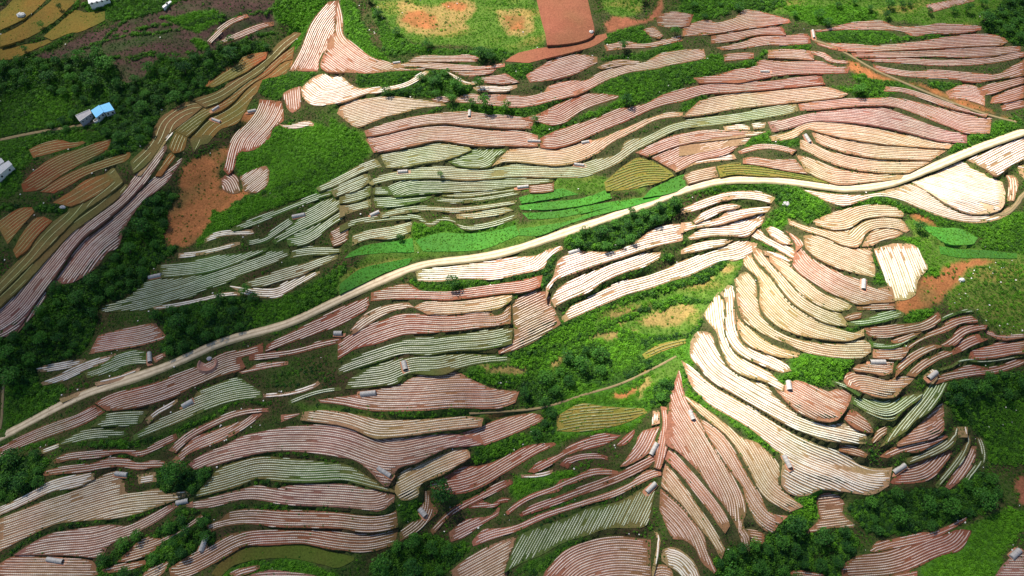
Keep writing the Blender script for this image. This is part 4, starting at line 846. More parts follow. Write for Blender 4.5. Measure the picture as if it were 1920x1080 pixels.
ZONES += [('meadow', YT, "800,340 1000,250 1300,170 1550,60 1600,100 1480,230 1200,250 900,330 720,440"), ('tanmead', YT, "1300,175 1440,105 1460,140 1350,190"), ('tanmead', YT, "1490,95 1560,60 1600,75 1520,120"),
 ('meadow', YT, "900,440 960,370 1200,300 1360,280 1390,360 1310,440 1100,480 1000,450"), ('tanmead', YT, "1000,400 1200,310 1350,295 1360,340 1250,400 1100,430"), ('tanmead', YT, "700,480 880,440 900,480 760,505"),
 ('bright', YT, "380,620 540,540 700,480 880,520 1000,480 1040,520 960,640 860,690 820,560 700,520 560,580 480,700"), ('tanmead', YT, "480,640 560,570 620,545 560,600 500,680"), ('tanmead', YT, "80,680 330,655 330,700 100,705"),
 ('meadow', YT, "1000,850 1010,780 1100,700 1240,600 1240,700 1100,760 1020,850"), ('orange', YT, "860,825 990,780 1000,800 870,862"), ('tanmead', YT, "1000,800 1080,725 1100,760 1010,840"), ('orange', YT, "1010,690 1070,665 1080,685 1030,700"), ('orange', YT, "110,940 190,935 190,955 120,960"),
 ('wood', YT, "280,820 320,760 520,730 600,760 560,860 400,900 290,880"), ('wood', YT, "1090,790 1180,745 1235,740 1220,830 1180,890 1080,900"), ('wood', YT, "370,950 500,940 520,1050 380,1080"),
 ('orange', '@280,60,5.4', "540,560 620,470 760,380 900,300 960,330 820,420 700,500 640,560"), ('orange', '@280,60,5.4', "900,920 960,840 1060,800 1080,850 1000,920"), ('orange', '@280,60,5.4', "1280,440 1400,300 1460,250 1440,320 1360,440"),
 ('bright', 'A1', "1060,220 1110,210 1180,270 1130,290"), ('bright', 'A1', "900,100 1200,60 1250,110 1100,180 1000,130")]
HEDGES = [('A1', '400,430 560,340 720,320 900,290', 1.5), ('A1', '420,300 600,230 800,190 1010,170', 1.5), ('A1', '1165,245 1210,180 1290,110 1400,60', 2), ('A1', '640,200 820,150 1040,130', 1.2), ('A1', '1250,300 1400,210 1540,180', 2), ('A1', '700,340 860,310 1100,300', 1.2), (YT, "0,640 300,565 560,405 800,305 1100,205 1400,125 1560,25", 5), (YT, "270,605 500,545 760,445 1000,335 1250,275 1480,255 1600,120", 4), (YT, "1030,530 1150,485 1330,465 1380,400", 5), (YT, "560,740 860,760 1000,690 1080,640", 4), (YT, "1260,660 1300,720 1330,800 1480,900 1640,1000", 2),
 (YT, "520,90 470,200 440,260", 3), (YT, "620,170 820,100 1000,50 1200,0", 3), (YT, "560,340 640,270 760,190 900,130 1060,80", 3.5), ('B2', "420,500 620,530 760,500 900,500 1050,470 1150,440 1200,360", 5), ('B2', "970,570 1060,550 1140,530 1170,470", 3),
 ('A1', "0,265 120,245 240,215 330,175 400,140", 2), ('A1', "0,165 100,110 200,60 290,0", 2), ('A1', "0,330 120,320 240,290 420,190 600,120", 3), ('A1', "200,200 300,130 400,50 440,0", 2), ('A1', "1200,210 1290,130 1380,90 1540,50", 2), ('A1', "1060,140 1240,90", 4), ('A1', "700,120 620,180 560,260", 3),
 ('B1', "-10,90 190,80 380,110", 4), ('B1', "80,380 200,290 310,160", 2), ('A1', "180,890 330,860 480,810", 2), ('A1', "260,1060 400,980 600,870 700,830", 4), ('A2', "0,590 140,545 400,535 640,560", 2), ('A2', "200,740 300,690 560,610 700,600 900,610 1080,600 1320,550", 3),
 ('C1', "0,990 200,860 420,790 700,760 900,690 980,660", 2.5), ('C1', "1000,720 1200,690 1500,690 1900,710", 3), ('C1', "1100,660 1350,580 1600,560 1900,545", 1.5), ('C1', "300,470 500,440 640,400 760,410", 1.5), ('C1', "1060,440 1300,400 1500,380 1900,430", 1.5), ('C1', "0,350 300,330 700,330 1000,270 1300,120 1500,100", 3),
 ('C2', "0,140 300,170 700,160 1000,150", 4), ('C2', "740,360 500,430 330,470", 2), ('C2', "1000,760 1250,680 1500,610 1700,520", 2), ('C2', "640,900 900,850 1100,760", 2), ('C2', "980,850 1300,730 1560,640", 2), ('B3', "460,60 560,20 680,60", 4), ('B3', "880,80 1100,30 1240,90 1500,160", 4),
 ('B3', "0,280 200,240 420,280 640,370", 3), ('B3', "0,480 180,420 280,380 340,330", 3), ('B3', "1060,330 1100,430 1150,520", 2), ('B3', "730,640 900,760 1020,780", 3), ('A3', "100,960 350,960 600,1000 860,1040", 3), ('B1', "1330,70 1500,0 1700,-60", 3)]
ZP = [(k, project(catmull(poly3(t, s) + [poly3(t, s)[0]], 14), H0)[:, :2]) for k, t, s in ZONES]
zk = list(ZKIND)
zmap = np.zeros((ny, nx), np.int8)
gxr, gyr = np.meshgrid(rx, ry)
wx = gxr + 1.0 * nz(gxr / 3.1, gyr / 2.7, 5) + .5 * nz(gxr / .9, gyr / .8, 6)
wy = gyr + 1.0 * nz(gxr / 2.9, gyr / 3.3, 7) + .5 * nz(gxr / .8, gyr / 1.0, 8)
for k, P in ZP:
    i0, i1 = np.clip(np.searchsorted(rx, [P[:, 0].min() - 3, P[:, 0].max() + 3]), 0, nx); j0, j1 = np.clip(np.searchsorted(ry, [P[:, 1].min() - 3, P[:, 1].max() + 3]), 0, ny)
    if i1 > i0 and j1 > j0:
        m = pip(wx[j0:j1, i0:i1], wy[j0:j1, i0:i1], P); zmap[j0:j1, i0:i1][m] = zk.index(k)

for t, s, w in HEDGES:
    P = project(catmull(poly3(t, s), 12), H0)[:, :2]; wm_ = w * .22
    i0, i1 = np.clip(np.searchsorted(rx, [P[:, 0].min() - 3, P[:, 0].max() + 3]), 0, nx); j0, j1 = np.clip(np.searchsorted(ry, [P[:, 1].min() - 3, P[:, 1].max() + 3]), 0, ny)
    if i1 > i0 and j1 > j0:
        m = seg_dist(wx[j0:j1, i0:i1], wy[j0:j1, i0:i1], P) < wm_; zmap[j0:j1, i0:i1][m] = zk.index('hedge')
# ground sheet
gcol = np.array([ZKIND[k][0] for k in zk])[at(zmap, GX, GY)]
gcol[~inside] = (.05, .10, .02)
lit = at(edge, GX, GY)
bankmix = np.clip(nz(GX / 5, GY / 4, 11) * .8 + .35, 0, 1)[..., None]
isbank = (at(zmap, GX, GY) == 0)[..., None]
gcol = np.where(isbank, gcol * (1 - bankmix) + np.array((.055, .095, .022)) * bankmix, gcol)
isto = (at(zmap, GX, GY) == zk.index('tanmead'))[..., None] | (at(zmap, GX, GY) == zk.index('meadow'))[..., None] | (at(zmap, GX, GY) == zk.index('rocky'))[..., None]
mm_ = np.clip(nz(GX / 9, GY / 2.6, 12) * 1.3 - .25, 0, 1)[..., None]
gcol = np.where(isto, gcol * (1 - mm_) + np.array((.26, .20, .06)) * mm_, gcol)
isor = (at(zmap, GX, GY) == zk.index('orange'))[..., None]
ispl = (at(zmap, GX, GY) == zk.index('plough'))[..., None]
mp_ = np.clip(nz(GX / 8, GY / 3, 16) * 1.3 + .1, 0, 1)[..., None]
gcol = np.where(ispl, gcol * (1 - mp_) + np.array((.055, .075, .032)) * mp_, gcol)
mo_ = np.clip(nz(GX / 5, GY / 4, 14) * 1.3 - .1, 0, 1)[..., None]
gcol = np.where(isor, gcol * (1 - mo_ * .7) + np.array((.16, .13, .045)) * mo_ * .7, gcol)
for _ in range(1):
    gcol = (gcol + np.roll(gcol, 1, 0) + np.roll(gcol, -1, 0) + np.roll(gcol, 1, 1) + np.roll(gcol, -1, 1)) / 5
m, nt, b = new_mat("ground_cover"); p = wpos(nt)
vc = nd(nt, "ShaderNodeAttribute", attribute_name="gcol")
n2 = noise(nt, 1.3, 5, 0.75, p); n3 = noise(nt, 0.16, 4, 0.6, p)
c = mixc(nt, 0.9, vc.outputs["Color"], rampn(nt, n2, [(0.28, (0.45, 0.45, 0.45)), (0.72, (1.5, 1.5, 1.5))]), 'MULTIPLY')
c = mixc(nt, 0.7, c, rampn(nt, n3, [(0.3, (0.6, 0.7, 0.6)), (0.7, (1.3, 1.2, 1.2))]), 'MULTIPLY')
nt.links.new(c, b.inputs["Base Color"]); b.inputs["Roughness"].default_value = 1; b.inputs["Specular IOR Level"].default_value = 0.1
bumpn(nt, b, n2, 0.8, 0.35)
ny_, nx_ = GX.shape
idx = np.arange(ny_ * nx_).reshape(ny_, nx_)
fc = np.stack([idx[:-1, :-1], idx[:-1, 1:], idx[1:, 1:], idx[1:, :-1]], -1).reshape(-1, 4)
go = mesh_obj("ground", np.stack([GX, GY, GZ], -1).reshape(-1, 3), fc, m, smooth=True)
cattr(go.data, "gcol", gcol.reshape(-1, 3)); tag(go, kind="structure")

# roads
def road_mat(name, ca, cb, cc):
    m, nt, b = new_mat(name); p = wpos(nt)
    ac = nd(nt, "ShaderNodeAttribute", attribute_name="across")
    a = mathn(nt, 'ABSOLUTE', ac.outputs["Fac"])
    wob = mathn(nt, 'MULTIPLY', mathn(nt, 'SUBTRACT', noise(nt, .35, 3, .6, p), .5), .35)
    a = mathn(nt, 'ADD', a, wob)
    n1 = noise(nt, .5, 5, .7, p); n2 = noise(nt, 4, 3, .7, p)
    c = rampn(nt, a, [(0.0, sc(cb, .85)), (0.16, cb), (0.30, sc(ca, 1.08)), (0.58, ca), (0.80, cb), (1.0, cc)])
    c = mixc(nt, .8, c, rampn(nt, n1, [(.3, (.75, .72, .7)), (.7, (1.2, 1.2, 1.2))]), 'MULTIPLY')
    c = mixc(nt, .5, c, rampn(nt, n2, [(.3, (.8, .8, .8)), (.7, (1.15, 1.15, 1.15))]), 'MULTIPLY')
    nt.links.new(c, b.inputs["Base Color"]); b.inputs["Roughness"].default_value = .95; bumpn(nt, b, n1, .4, .15)
    return m
PM = road_mat('trodden_path', (.26, .19, .10), (.18, .15, .075), (.10, .10, .04))
RM = road_mat("packed_earth", (.62, .52, .37), (.50, .40, .27), (.28, .24, .13))
for name, c, n, hw in roads:
    prof = [(-1.25, -.35), (-1, -.03), (-.6, -.02), (-.3, .03), (0, .05), (.3, .03), (.6, -.02), (1, -.03), (1.25, -.35)]
    V = []; A = []
    for a, dz in prof:
        q = c.copy(); q[:, :2] += n * (hw * a)[:, None]; q[:, 2] += dz; V.append(q); A.append(np.full(len(c), a))
    V = np.stack(V, 1); A = np.stack(A, 1); K = len(prof); N = len(c)
    idx = np.arange(N * K).reshape(N, K)
    fc = np.stack([idx[:-1, :-1], idx[:-1, 1:], idx[1:, 1:], idx[1:, :-1]], -1).reshape(-1, 4)
    o = mesh_obj(name, V.reshape(-1, 3), fc, RM if name == "dirt_road" else PM, smooth=True); fattr(o.data, "across", A.ravel()); tag(o, kind="structure")

# ------------------------------------------------------------------ field meshes and their mulched rows
LAND = [((190,208),"the blue-roofed farmhouse"),((333,893),"the big round tree at left"),((828,930),"the lone round tree at bottom centre"),((1065,35),"the bare red square at the top"),
 ((1180,415),"the roadside tree belt"),((620,165),"the white swirled field"),((1130,670),"the dark thicket in the green hollow"),((370,390),"the bare orange patch at left"),((1800,540),"the rocky orange slope"),
 ((1690,505),"the pale upright block field"),((1800,360),"the brightest sunlit field"),((390,683),"the red earth pit"),((620,320),"the left grassy slope"),((1015,215),"the upper middle shrubs"),((1250,140),"the upper scrub belt"),
 ((1505,265),"the tunnel shed on the upper terraces"),((1470,380),"the white boulder"),((1530,690),"the bright scrub patch inside the fan"),((1475,868),"the tunnel shed below the fan"),((1685,880),"the tunnel shed at lower right"),
 ((1560,970),"the lower right wood"),((1760,1020),"the bottom right corner scrub"),((95,1052),"the tunnel shed at bottom left"),((240,620),"the dark gully trees"),((420,580),"the dark wood left of the road"),((1000,130),"the upper dark shrubs"),
 ((560,1040),"the olive paddy at the bottom"),((80,60),"the ripe paddies"),((760,690),"the tunnel shed by the green terraces"),((1240,840),"the seam beside the fan"),((1860,900),"the dark slope at right"),((1700,150),"the upper right path"),
 ((1000,390),"the green crop terraces"),((700,740),"the long shed in the middle"),((1430,580),"the heart of the fan"),((730,885),"the shed beside the purple terrace")]
TW = {'h':"pale green-tinted",'r':"red-soil",'p':"pinkish",'v':"purplish",'t':"tan",'g':"green-tinted",'B':"bare rowless pink",'w':"white-striped",'W':"glare-white",'o':"orange-soil",'R':"sparse-rowed red",'y':"olive yellow-lined",'Y':"ripe yellow",'G':"plain green",'c':"olive crop",'P':"smooth olive"}
lab = {}
for F in fields:
    d = [math.hypot(F.px[0] - l[0][0], (F.px[1] - l[0][1]) * 1.2) for l in LAND]; k = int(np.argmin(d)); L = LAND[k]
    dx, dy = F.px[0] - L[0][0], F.px[1] - L[0][1]
    rel = "beside" if d[k] < 14 else (("right of" if dx > 0 else "left of") if abs(dx) > 1.3 * abs(dy) else ("below" if dy > 0 else "above"))
    wdt = F.area / max(F.len, 1)
    F.shape = "short" if F.len < 18 and wdt < 7 else ("thin" if wdt < 4.5 else ("long" if F.len > 60 and wdt < 14 else ("broad" if wdt > 13 else "narrow")))
    F.lab = "%s %s terrace %s %s" % (F.shape, TW[F.tone], rel, L[1]); lab.setdefault(F.lab, []).append(F)
ORD = ["topmost", "second from the top", "third from the top", "fourth from the top", "fifth from the top", "sixth from the top", "seventh from the top", "eighth from the top", "ninth from the top"]
for k, v in lab.items():
    if len(v) > 1:
        v.sort(key=lambda F: F.px[1])
        for i, F in enumerate(v): F.lab = F.lab + (", the upper one" if len(v) == 2 and i == 0 else ", the lower one" if len(v) == 2 else ", " + ORD[i])
stat = 0
rowcov = np.zeros((ny, nx), bool)
for fi, F in enumerate(fields):
    cx, cy = F.poly.mean(0); cz = float(F.z(cx, cy)[0]); org = np.array([cx, cy, cz])
    g = np.arange(F.bb[0], F.bb[2], 3.5), np.arange(F.bb[1], F.bb[3], 3.5)
    ix, iy = np.meshgrid(*g); ix = ix.ravel(); iy = iy.ravel(); k = pip(ix, iy, F.poly); ipts = np.stack([ix[k], iy[k]], -1)
    nP = len(F.poly)
    allp = [Vector(p) for p in np.vstack([F.poly, ipts]).tolist()]
    vo, eo, fo = geometry.delaunay_2d_cdt(allp, [(i, (i + 1) % nP) for i in range(nP)], [], 1, 1e-4)[:3]
    vo = np.array([tuple(v) for v in vo]); z = F.z(vo[:, 0], vo[:, 1])
    V = np.c_[vo, z] - org; Fc = [tuple(f) for f in fo]
    bz = F.z(F.poly[:, 0], F.poly[:, 1]); n0 = len(V)
    up = np.c_[F.poly, bz] - org
    cen = F.poly.mean(0)
    lo = up.copy(); lo[:, 2] -= .8
    V = np.vstack([V, up, lo]); Fc += [(n0 + i, n0 + (i + 1) % nP, n0 + nP + (i + 1) % nP, n0 + nP + i) for i in range(nP)]
    kind = {'Y': 'paddy_plot', 'P': 'paddy_plot', 'G': 'crop_plot', 'c': 'crop_plot', 'B': 'bare_plot'}.get(F.tone, 'terraced_plot')
    fo_ = mesh_obj(kind, V, Fc, SOIL[F.tone]); fo_.location = org.tolist()
    tag(fo_, F.lab, "terrace", {"paddy_plot": "smooth paddies", "crop_plot": "plain crop terraces", "bare_plot": "bare earth plots"}.get(kind, "terraces ruled with mulched rows"))
    if F.tone not in ROWS: continue
    film, sp, hw, ht = ROWS[F.tone]
    if sp < 2: kf = (0.74 + 0.22 * (1 - F.px[1] / 1080)) / 1.2; sp *= kf; hw *= kf; ht *= .8
    if F.guide is not None: G = project(F.guide, F.z)[:, :2]
    elif F.mode == 't': G = F.T[:, :2]
    elif F.mode == 'b': G = F.B[:, :2]
    else: G = F.mid
    G = resample(G, step=1.0)
    ker = np.ones(7) / 7
    for _ in range(3):
        if len(G) > 12: G[3:-3] = np.stack([np.convolve(G[:, j], ker, 'valid') for j in (0, 1)], -1)
    e = min(6, len(G) - 1)
    d0 = G[0] - G[e]; d0 /= np.hypot(*d0); d1 = G[-1] - G[-1 - e]; d1 /= np.hypot(*d1)
    ext = np.arange(1.3, 45, 1.3)[:, None]
    G = resample(np.vstack([(G[0] + ext * d0)[::-1], G, G[-1] + ext * d1]), step=1.25)
    D = np.gradient(G, axis=0); D /= np.hypot(*D.T)[:, None] + 1e-9; N = np.stack([-D[:, 1], D[:, 0]], -1)
    dd = F.poly[:, None] - G[None]; j = (dd ** 2).sum(2).argmin(1); sdist = (dd[np.arange(nP), j] * N[j]).sum(1)
    smin, smax = sdist.min() - 1, sdist.max() + 1
    lowedge = 0.6 + hw * .4
    VV = []; FF = []; AL = []; RV = []; base = 0
    ph = lowedge if F.mode in ('t', 'b') else 0.5 * sp
    for kk in range(int(math.floor(smin / sp)) - 1, int(math.ceil(smax / sp)) + 1):
        s = kk * sp + (ph if F.mode in ('t', 'b') else ph)
        if s < smin or s > smax: continue
        P = G + N * (s + 0.05 * rng.normal())
        P = P + N * (0.10 * nz(G[:, :1] / 4, G[:, 1:] / 4, kk % 13))
        if abs(s) > 1.6:
            dm = np.sqrt(((P[:, None] - G[None]) ** 2).sum(2).min(1)); ok = dm > abs(s) - 0.35
        else: ok = np.ones(len(P), bool)
        ok &= pip(P[:, 0], P[:, 1], F.poly) & (at(cover, P[:, 0], P[:, 1]) == fi + 1)
        if sp < 2: ok &= (rng.random(len(P)) > 0.005) & ((nz(P[:, 0] / 5, P[:, 1] / 4, 60 + fi % 9) < .93) | (F.tone == 'W'))
        run = np.flatnonzero(np.diff(np.r_[0, ok.astype(int), 0]))
        for a, b_ in zip(run[::2], run[1::2]):
            if b_ - a < 3: continue
            ci = ((P[a:b_, 0] - X0) / RS).astype(int); cj = ((P[a:b_, 1] - Y0) / RS).astype(int); o_ = (ci > 0) & (ci < nx) & (cj > 0) & (cj < ny); rowcov[cj[o_], ci[o_]] = True
            Pm = (P[a:b_-1] + P[a+1:b_]) / 2; ci = ((Pm[:, 0] - X0) / RS).astype(int); cj = ((Pm[:, 1] - Y0) / RS).astype(int); o_ = (ci > 0) & (ci < nx) & (cj > 0) & (cj < ny); rowcov[cj[o_], ci[o_]] = True
            if b_ - a > 8: a += int(rng.integers(0, 2)); b_ -= int(rng.integers(0, 2))
            Q = P[a:b_]; nn = N[a:b_]; z = F.z(Q[:, 0], Q[:, 1]); m_ = len(Q)
            w = hw * (1 + .12 * rng.normal(size=m_)) * np.where((np.arange(m_) == 0) | (np.arange(m_) == m_ - 1), .55, 1)
            hh = ht * (1 + .12 * rng.normal(size=m_))
            for a1, h1 in ((-1, .0), (-.62, 1.0), (.62, 1.0), (1, .0)):
                VV.append(np.c_[Q + nn * (w * a1)[:, None], z + .02 + hh * h1] - org)
            i_ = base + np.arange(m_ - 1)
            for r_ in range(3):
                FF.append(np.stack([i_ + r_ * m_, i_ + 1 + r_ * m_, i_ + 1 + (r_ + 1) * m_, i_ + (r_ + 1) * m_], -1))
            AL.append(np.tile(np.arange(m_) * 1.25 + rng.random() * 3, 4)); RV.append(np.full(4 * m_, rng.random()))
            base += 4 * m_
    if not VV: continue
    ro = mesh_obj("crop_rows" if F.tone == 'c' else "mulch_strips", np.vstack(VV), np.vstack(FF), FILM[film], fo_, smooth=False)
    ro["kind"] = "stuff"; stat += len(ro.data.polygons)
    fattr(ro.data, "along", np.concatenate(AL)); fattr(ro.data, "rowvar", np.concatenate(RV))
print("row quads", stat, "fields", len(fields))
# ------------------------------------------------------------------ vegetation
def leaf_mat(name, dark, bright, attr=None):
    m, nt, b = new_mat(name)
    oi = nd(nt, "ShaderNodeObjectInfo"); p = wpos(nt)
    if attr:
        t = nd(nt, "ShaderNodeAttribute", attribute_name=attr, attribute_type='INSTANCER').outputs["Fac"]
    else:
        t = nd(nt, "ShaderNodeAttribute", attribute_name="tint").outputs["Fac"]
    f = mathn(nt, 'ADD', t, mathn(nt, 'MULTIPLY', mathn(nt, 'SUBTRACT', oi.outputs["Random"], .5), .7))
    f = mathn(nt, 'ADD', f, mathn(nt, 'MULTIPLY', mathn(nt, 'SUBTRACT', noise(nt, .8, 3, .6, p), .5), .5))
    c = mixc(nt, nd_clamp(nt, f), dark, bright)
    nt.links.new(c, b.inputs["Base Color"]); b.inputs["Roughness"].default_value = .6; b.inputs["Specular IOR Level"].default_value = .25
    tr = nd(nt, "ShaderNodeBsdfTranslucent"); nt.links.new(c, tr.inputs[0])
    mx = nd(nt, "ShaderNodeMixShader"); mx.inputs[0].default_value = .3
    nt.links.new(b.outputs[0], mx.inputs[1]); nt.links.new(tr.outputs[0], mx.inputs[2]); nt.links.new(mx.outputs[0], nt.nodes["Material Output"].inputs[0])
    return m
def nd_clamp(nt, f):
    c = nd(nt, "ShaderNodeClamp"); nt.links.new(f, c.inputs[0]); return c.outputs[0]
LEAF_I = leaf_mat("undergrowth_leaf", (.020, .082, .018), (.150, .40, .018), "tint")
LEAF_T = leaf_mat("tree_leaf", (.018, .085, .020), (.085, .27, .028))
bark, nt, b = new_mat("bark"); nt.links.new(rampn(nt, noise(nt, 6, 4, .7, wpos(nt)), [(.3, (.05, .035, .02)), (.7, (.14, .10, .07))]), b.inputs["Base Color"]); b.inputs["Roughness"].default_value = .9

def leaves(centers, size, up=0.5, r=rng):
    """leaf quads with a fold, random facing"""
    n = len(centers)
    d = r.normal(size=(n, 3)); d[:, 2] = np.abs(d[:, 2]) + up; d /= np.linalg.norm(d, axis=1)[:, None]
    a = np.cross(d, r.normal(size=(n, 3))); a /= np.linalg.norm(a, axis=1)[:, None]; b = np.cross(d, a)
    s = (size * (0.6 + 0.8 * r.random(n)))[:, None] if np.ndim(size) == 0 else (size * (0.6 + 0.8 * r.random(n)))[:, None]
    V = np.stack([centers - a * s, centers - b * s * .55 + d * s * .1, centers + a * s, centers + b * s * .55 + d * s * .1], 1).reshape(-1, 3)
    return V, np.arange(4 * n).reshape(n, 4)

# templates for the undergrowth
tcol = bpy.data.collections.new("undergrowth_kinds")
def template(name, V, F, mat):
    o = mesh_obj(name, V, F, mat, link=False); tcol.objects.link(o); return o
for k in range(3):      # grass tufts
    V = []; F = []
    for i in range(16):
        a = random.uniform(0, 6.28); l = random.uniform(.35, .75); w = .05; ox, oy = random.gauss(0, .22), random.gauss(0, .22)
        dx, dy = math.cos(a), math.sin(a); bnd = random.uniform(.15, .5)
        b0 = len(V); V += [(ox - dy * w, oy + dx * w, -.05), (ox + dy * w, oy - dx * w, -.05), (ox + dx * bnd * .5 + dy * w, oy + dy * bnd * .5 - dx * w, l * .7), (ox + dx * bnd * .5 - dy * w, oy + dy * bnd * .5 + dx * w, l * .7), (ox + dx * bnd, oy + dy * bnd, l * .85)]
        F += [(b0, b0 + 1, b0 + 2, b0 + 3), (b0 + 3, b0 + 2, b0 + 4)]
    template("kind_a%d" % k, V, F, LEAF_I)
for k in range(4):      # leafy bushes
    n = 90; u = rng.normal(size=(n, 3)); u /= np.linalg.norm(u, axis=1)[:, None]; u[:, 2] = np.abs(u[:, 2])
    rad = .55 + .45 * rng.random(n) ** .5; lump = 1 + .25 * np.sin(u[:, 0] * 5 + k) * np.sin(u[:, 1] * 4 + k * 2)
    c = u * (rad * lump)[:, None] * np.array([.62, .62, .55])
    V, F = leaves(c, .15)
    template("kind_b%d" % k, V, F, LEAF_I)

# scatter positions
CS = 0.62
sx, sy = np.meshgrid(np.arange(X0 + 2, X1 - 2, CS), np.arange(Y0 + 2, Y1 - 2, CS))
sx = sx.ravel() + rng.uniform(-.5, .5, sx.size) * CS; sy = sy.ravel() + rng.uniform(-.5, .5, sy.size) * CS
qx, qy = topix(sx, sy, H0(sx, sy))
k = (qx > -220) & (qx < 2140) & (qy > -140) & (qy < 1320) & (at(cover, sx, sy) == 0)
sx, sy = sx[k], sy[k]
ed = at(edge, sx, sy); zz = at(zmap, sx, sy)
DT = np.array([ZKIND[q][1] for q in zk])[zz]; DB = np.array([ZKIND[q][2] for q in zk])[zz]; SZ = np.array([ZKIND[q][3] for q in zk])[zz]; TI = np.array([ZKIND[q][4] for q in zk])[zz]
u = rng.random(len(sx)); isb = u < DB * np.clip(.5 + nz(sx / 4, sy / 4, 21) * .9 + .35, .15, 1.2); ist = ~isb & (rng.random(len(sx)) < DT)
isb &= ~((ed < .8) & (rng.random(len(sx)) < .6))
k = isb | ist
sx, sy, isb, ed, SZ, TI = sx[k], sy[k], isb[k], ed[k], SZ[k], TI[k]
scl = SZ * (.65 + .7 * rng.random(len(sx))) * np.where(isb, 1.15, 1.0) * np.clip(.55 + .3 * ed, .5, 1.25)
scl *= np.where(isb, .85 + .5 * np.clip(nz(sx / 5, sy / 6, 22), -.4, 1), 1)
tint = np.clip(TI + .22 * nz(sx / 9, sy / 8, 23) + .12 * rng.normal(size=len(sx)), 0, 1.2)
kindi = np.where(isb, rng.integers(3, 7, len(sx)), rng.integers(0, 3, len(sx)))
sz_ = ground(sx, sy) - .03

# weeds creeping onto the unploughed edges of the plots
rc = dilate(rowcov, 1); onf = cover > 0
toned = np.array([False] + [F.tone in 'rpvtghwW' for F in fields])[np.clip(cover, 0, None)]
ring = dilate(cover <= 0, 4) & onf & toned & ~rc
jj, ii = np.nonzero(ring); kk_ = rng.random(len(jj)) < .42; jj, ii = jj[kk_], ii[kk_]
ex = rx[ii] + rng.uniform(-.2, .2, len(ii)); ey = ry[jj] + rng.uniform(-.2, .2, len(ii)); qx, qy = topix(ex, ey, H0(ex, ey))
kk_ = (qx > -30) & (qx < 1950) & (qy > -30) & (qy < 1120); ex, ey = ex[kk_], ey[kk_]
ez = surf(ex, ey) - .04
sx = np.r_[sx, ex]; sy = np.r_[sy, ey]; sz_ = np.r_[sz_, ez]
gG = np.isin(cover, [i + 1 for i, F in enumerate(fields) if F.tone in 'GcYP']); tn = np.array([''] + [F.tone for F in fields])[np.clip(cover, 0, None)]
jj, ii = np.nonzero(gG & (rng.random(gG.shape) < np.where(tn == 'G', .30, np.where(tn == 'c', .12, .03)))); gx_, gy_ = rx[ii] + rng.uniform(-.2, .2, len(ii)), ry[jj] + rng.uniform(-.2, .2, len(ii))
ng_ = len(gx_); ex = np.r_[ex, gx_]; ey = np.r_[ey, gy_]; gt_ = tn[jj, ii]; ez = np.r_[ez, surf(gx_, gy_) - .04]; sx = np.r_[sx, gx_]; sy = np.r_[sy, gy_]; sz_ = np.r_[sz_, ez[-ng_:]]
dryz = at(zmap, ex, ey) == zk.index('dry')
scl = np.r_[scl, .42 * (.6 + .7 * rng.random(len(ex)))]; tn_ = np.where(dryz, .22, .3) + .15 * rng.normal(size=len(ex)); tn_[-ng_:] = .62 + .2 * nz(gx_ / 5, gy_ / 4, 51) + .12 * rng.normal(size=ng_); tint = np.r_[tint, tn_]
kindi = np.r_[kindi, np.where(rng.random(len(ex)) < .3, rng.integers(3, 7, len(ex)), rng.integers(0, 3, len(ex)))]
print("undergrowth", len(sx))

def scatter(name, P, scl, kindi, rot, tint, coll):
    me = bpy.data.meshes.new(name); me.vertices.add(len(P)); me.vertices.foreach_set("co", np.asarray(P, np.float32).ravel())
    fattr(me, "scl", scl); fattr(me, "rotz", rot); fattr(me, "tint", tint)
    a = me.attributes.new("ki", 'INT', 'POINT'); a.data.foreach_set("value", np.asarray(kindi, np.int32))
    o = bpy.data.objects.new(name, me); COL.objects.link(o)
    ng = bpy.data.node_groups.new(name + "_nodes", 'GeometryNodeTree')
    ng.interface.new_socket("Geometry", in_out='INPUT', socket_type='NodeSocketGeometry'); ng.interface.new_socket("Geometry", in_out='OUTPUT', socket_type='NodeSocketGeometry')
    N = ng.nodes; L = ng.links
    gi = N.new("NodeGroupInput"); go_ = N.new("NodeGroupOutput"); ci = N.new("GeometryNodeCollectionInfo"); ci.inputs[0].default_value = coll
    ci.inputs[1].default_value = True; ci.inputs[2].default_value = True
    ip = N.new("GeometryNodeInstanceOnPoints"); ip.inputs["Pick Instance"].default_value = True
    def na(n, t):
        q = N.new("GeometryNodeInputNamedAttribute"); q.data_type = t; q.inputs[0].default_value = n; return [s for s in q.outputs if s.enabled and s.name == "Attribute"][0]
    cx = N.new("ShaderNodeCombineXYZ"); L.new(na("rotz", 'FLOAT'), cx.inputs[2])
    L.new(gi.outputs[0], ip.inputs["Points"]); L.new(ci.outputs[0], ip.inputs["Instance"]); L.new(na("ki", 'INT'), ip.inputs["Instance Index"])
    L.new(cx.outputs[0], ip.inputs["Rotation"]); L.new(na("scl", 'FLOAT'), ip.inputs["Scale"]); L.new(ip.outputs[0], go_.inputs[0])
    md = o.modifiers.new("scatter", 'NODES'); md.node_group = ng
    return o
o = scatter("undergrowth", np.c_[sx, sy, sz_], scl, kindi, rng.uniform(0, 6.28, len(sx)), tint, tcol)
tag(o, kind="stuff")

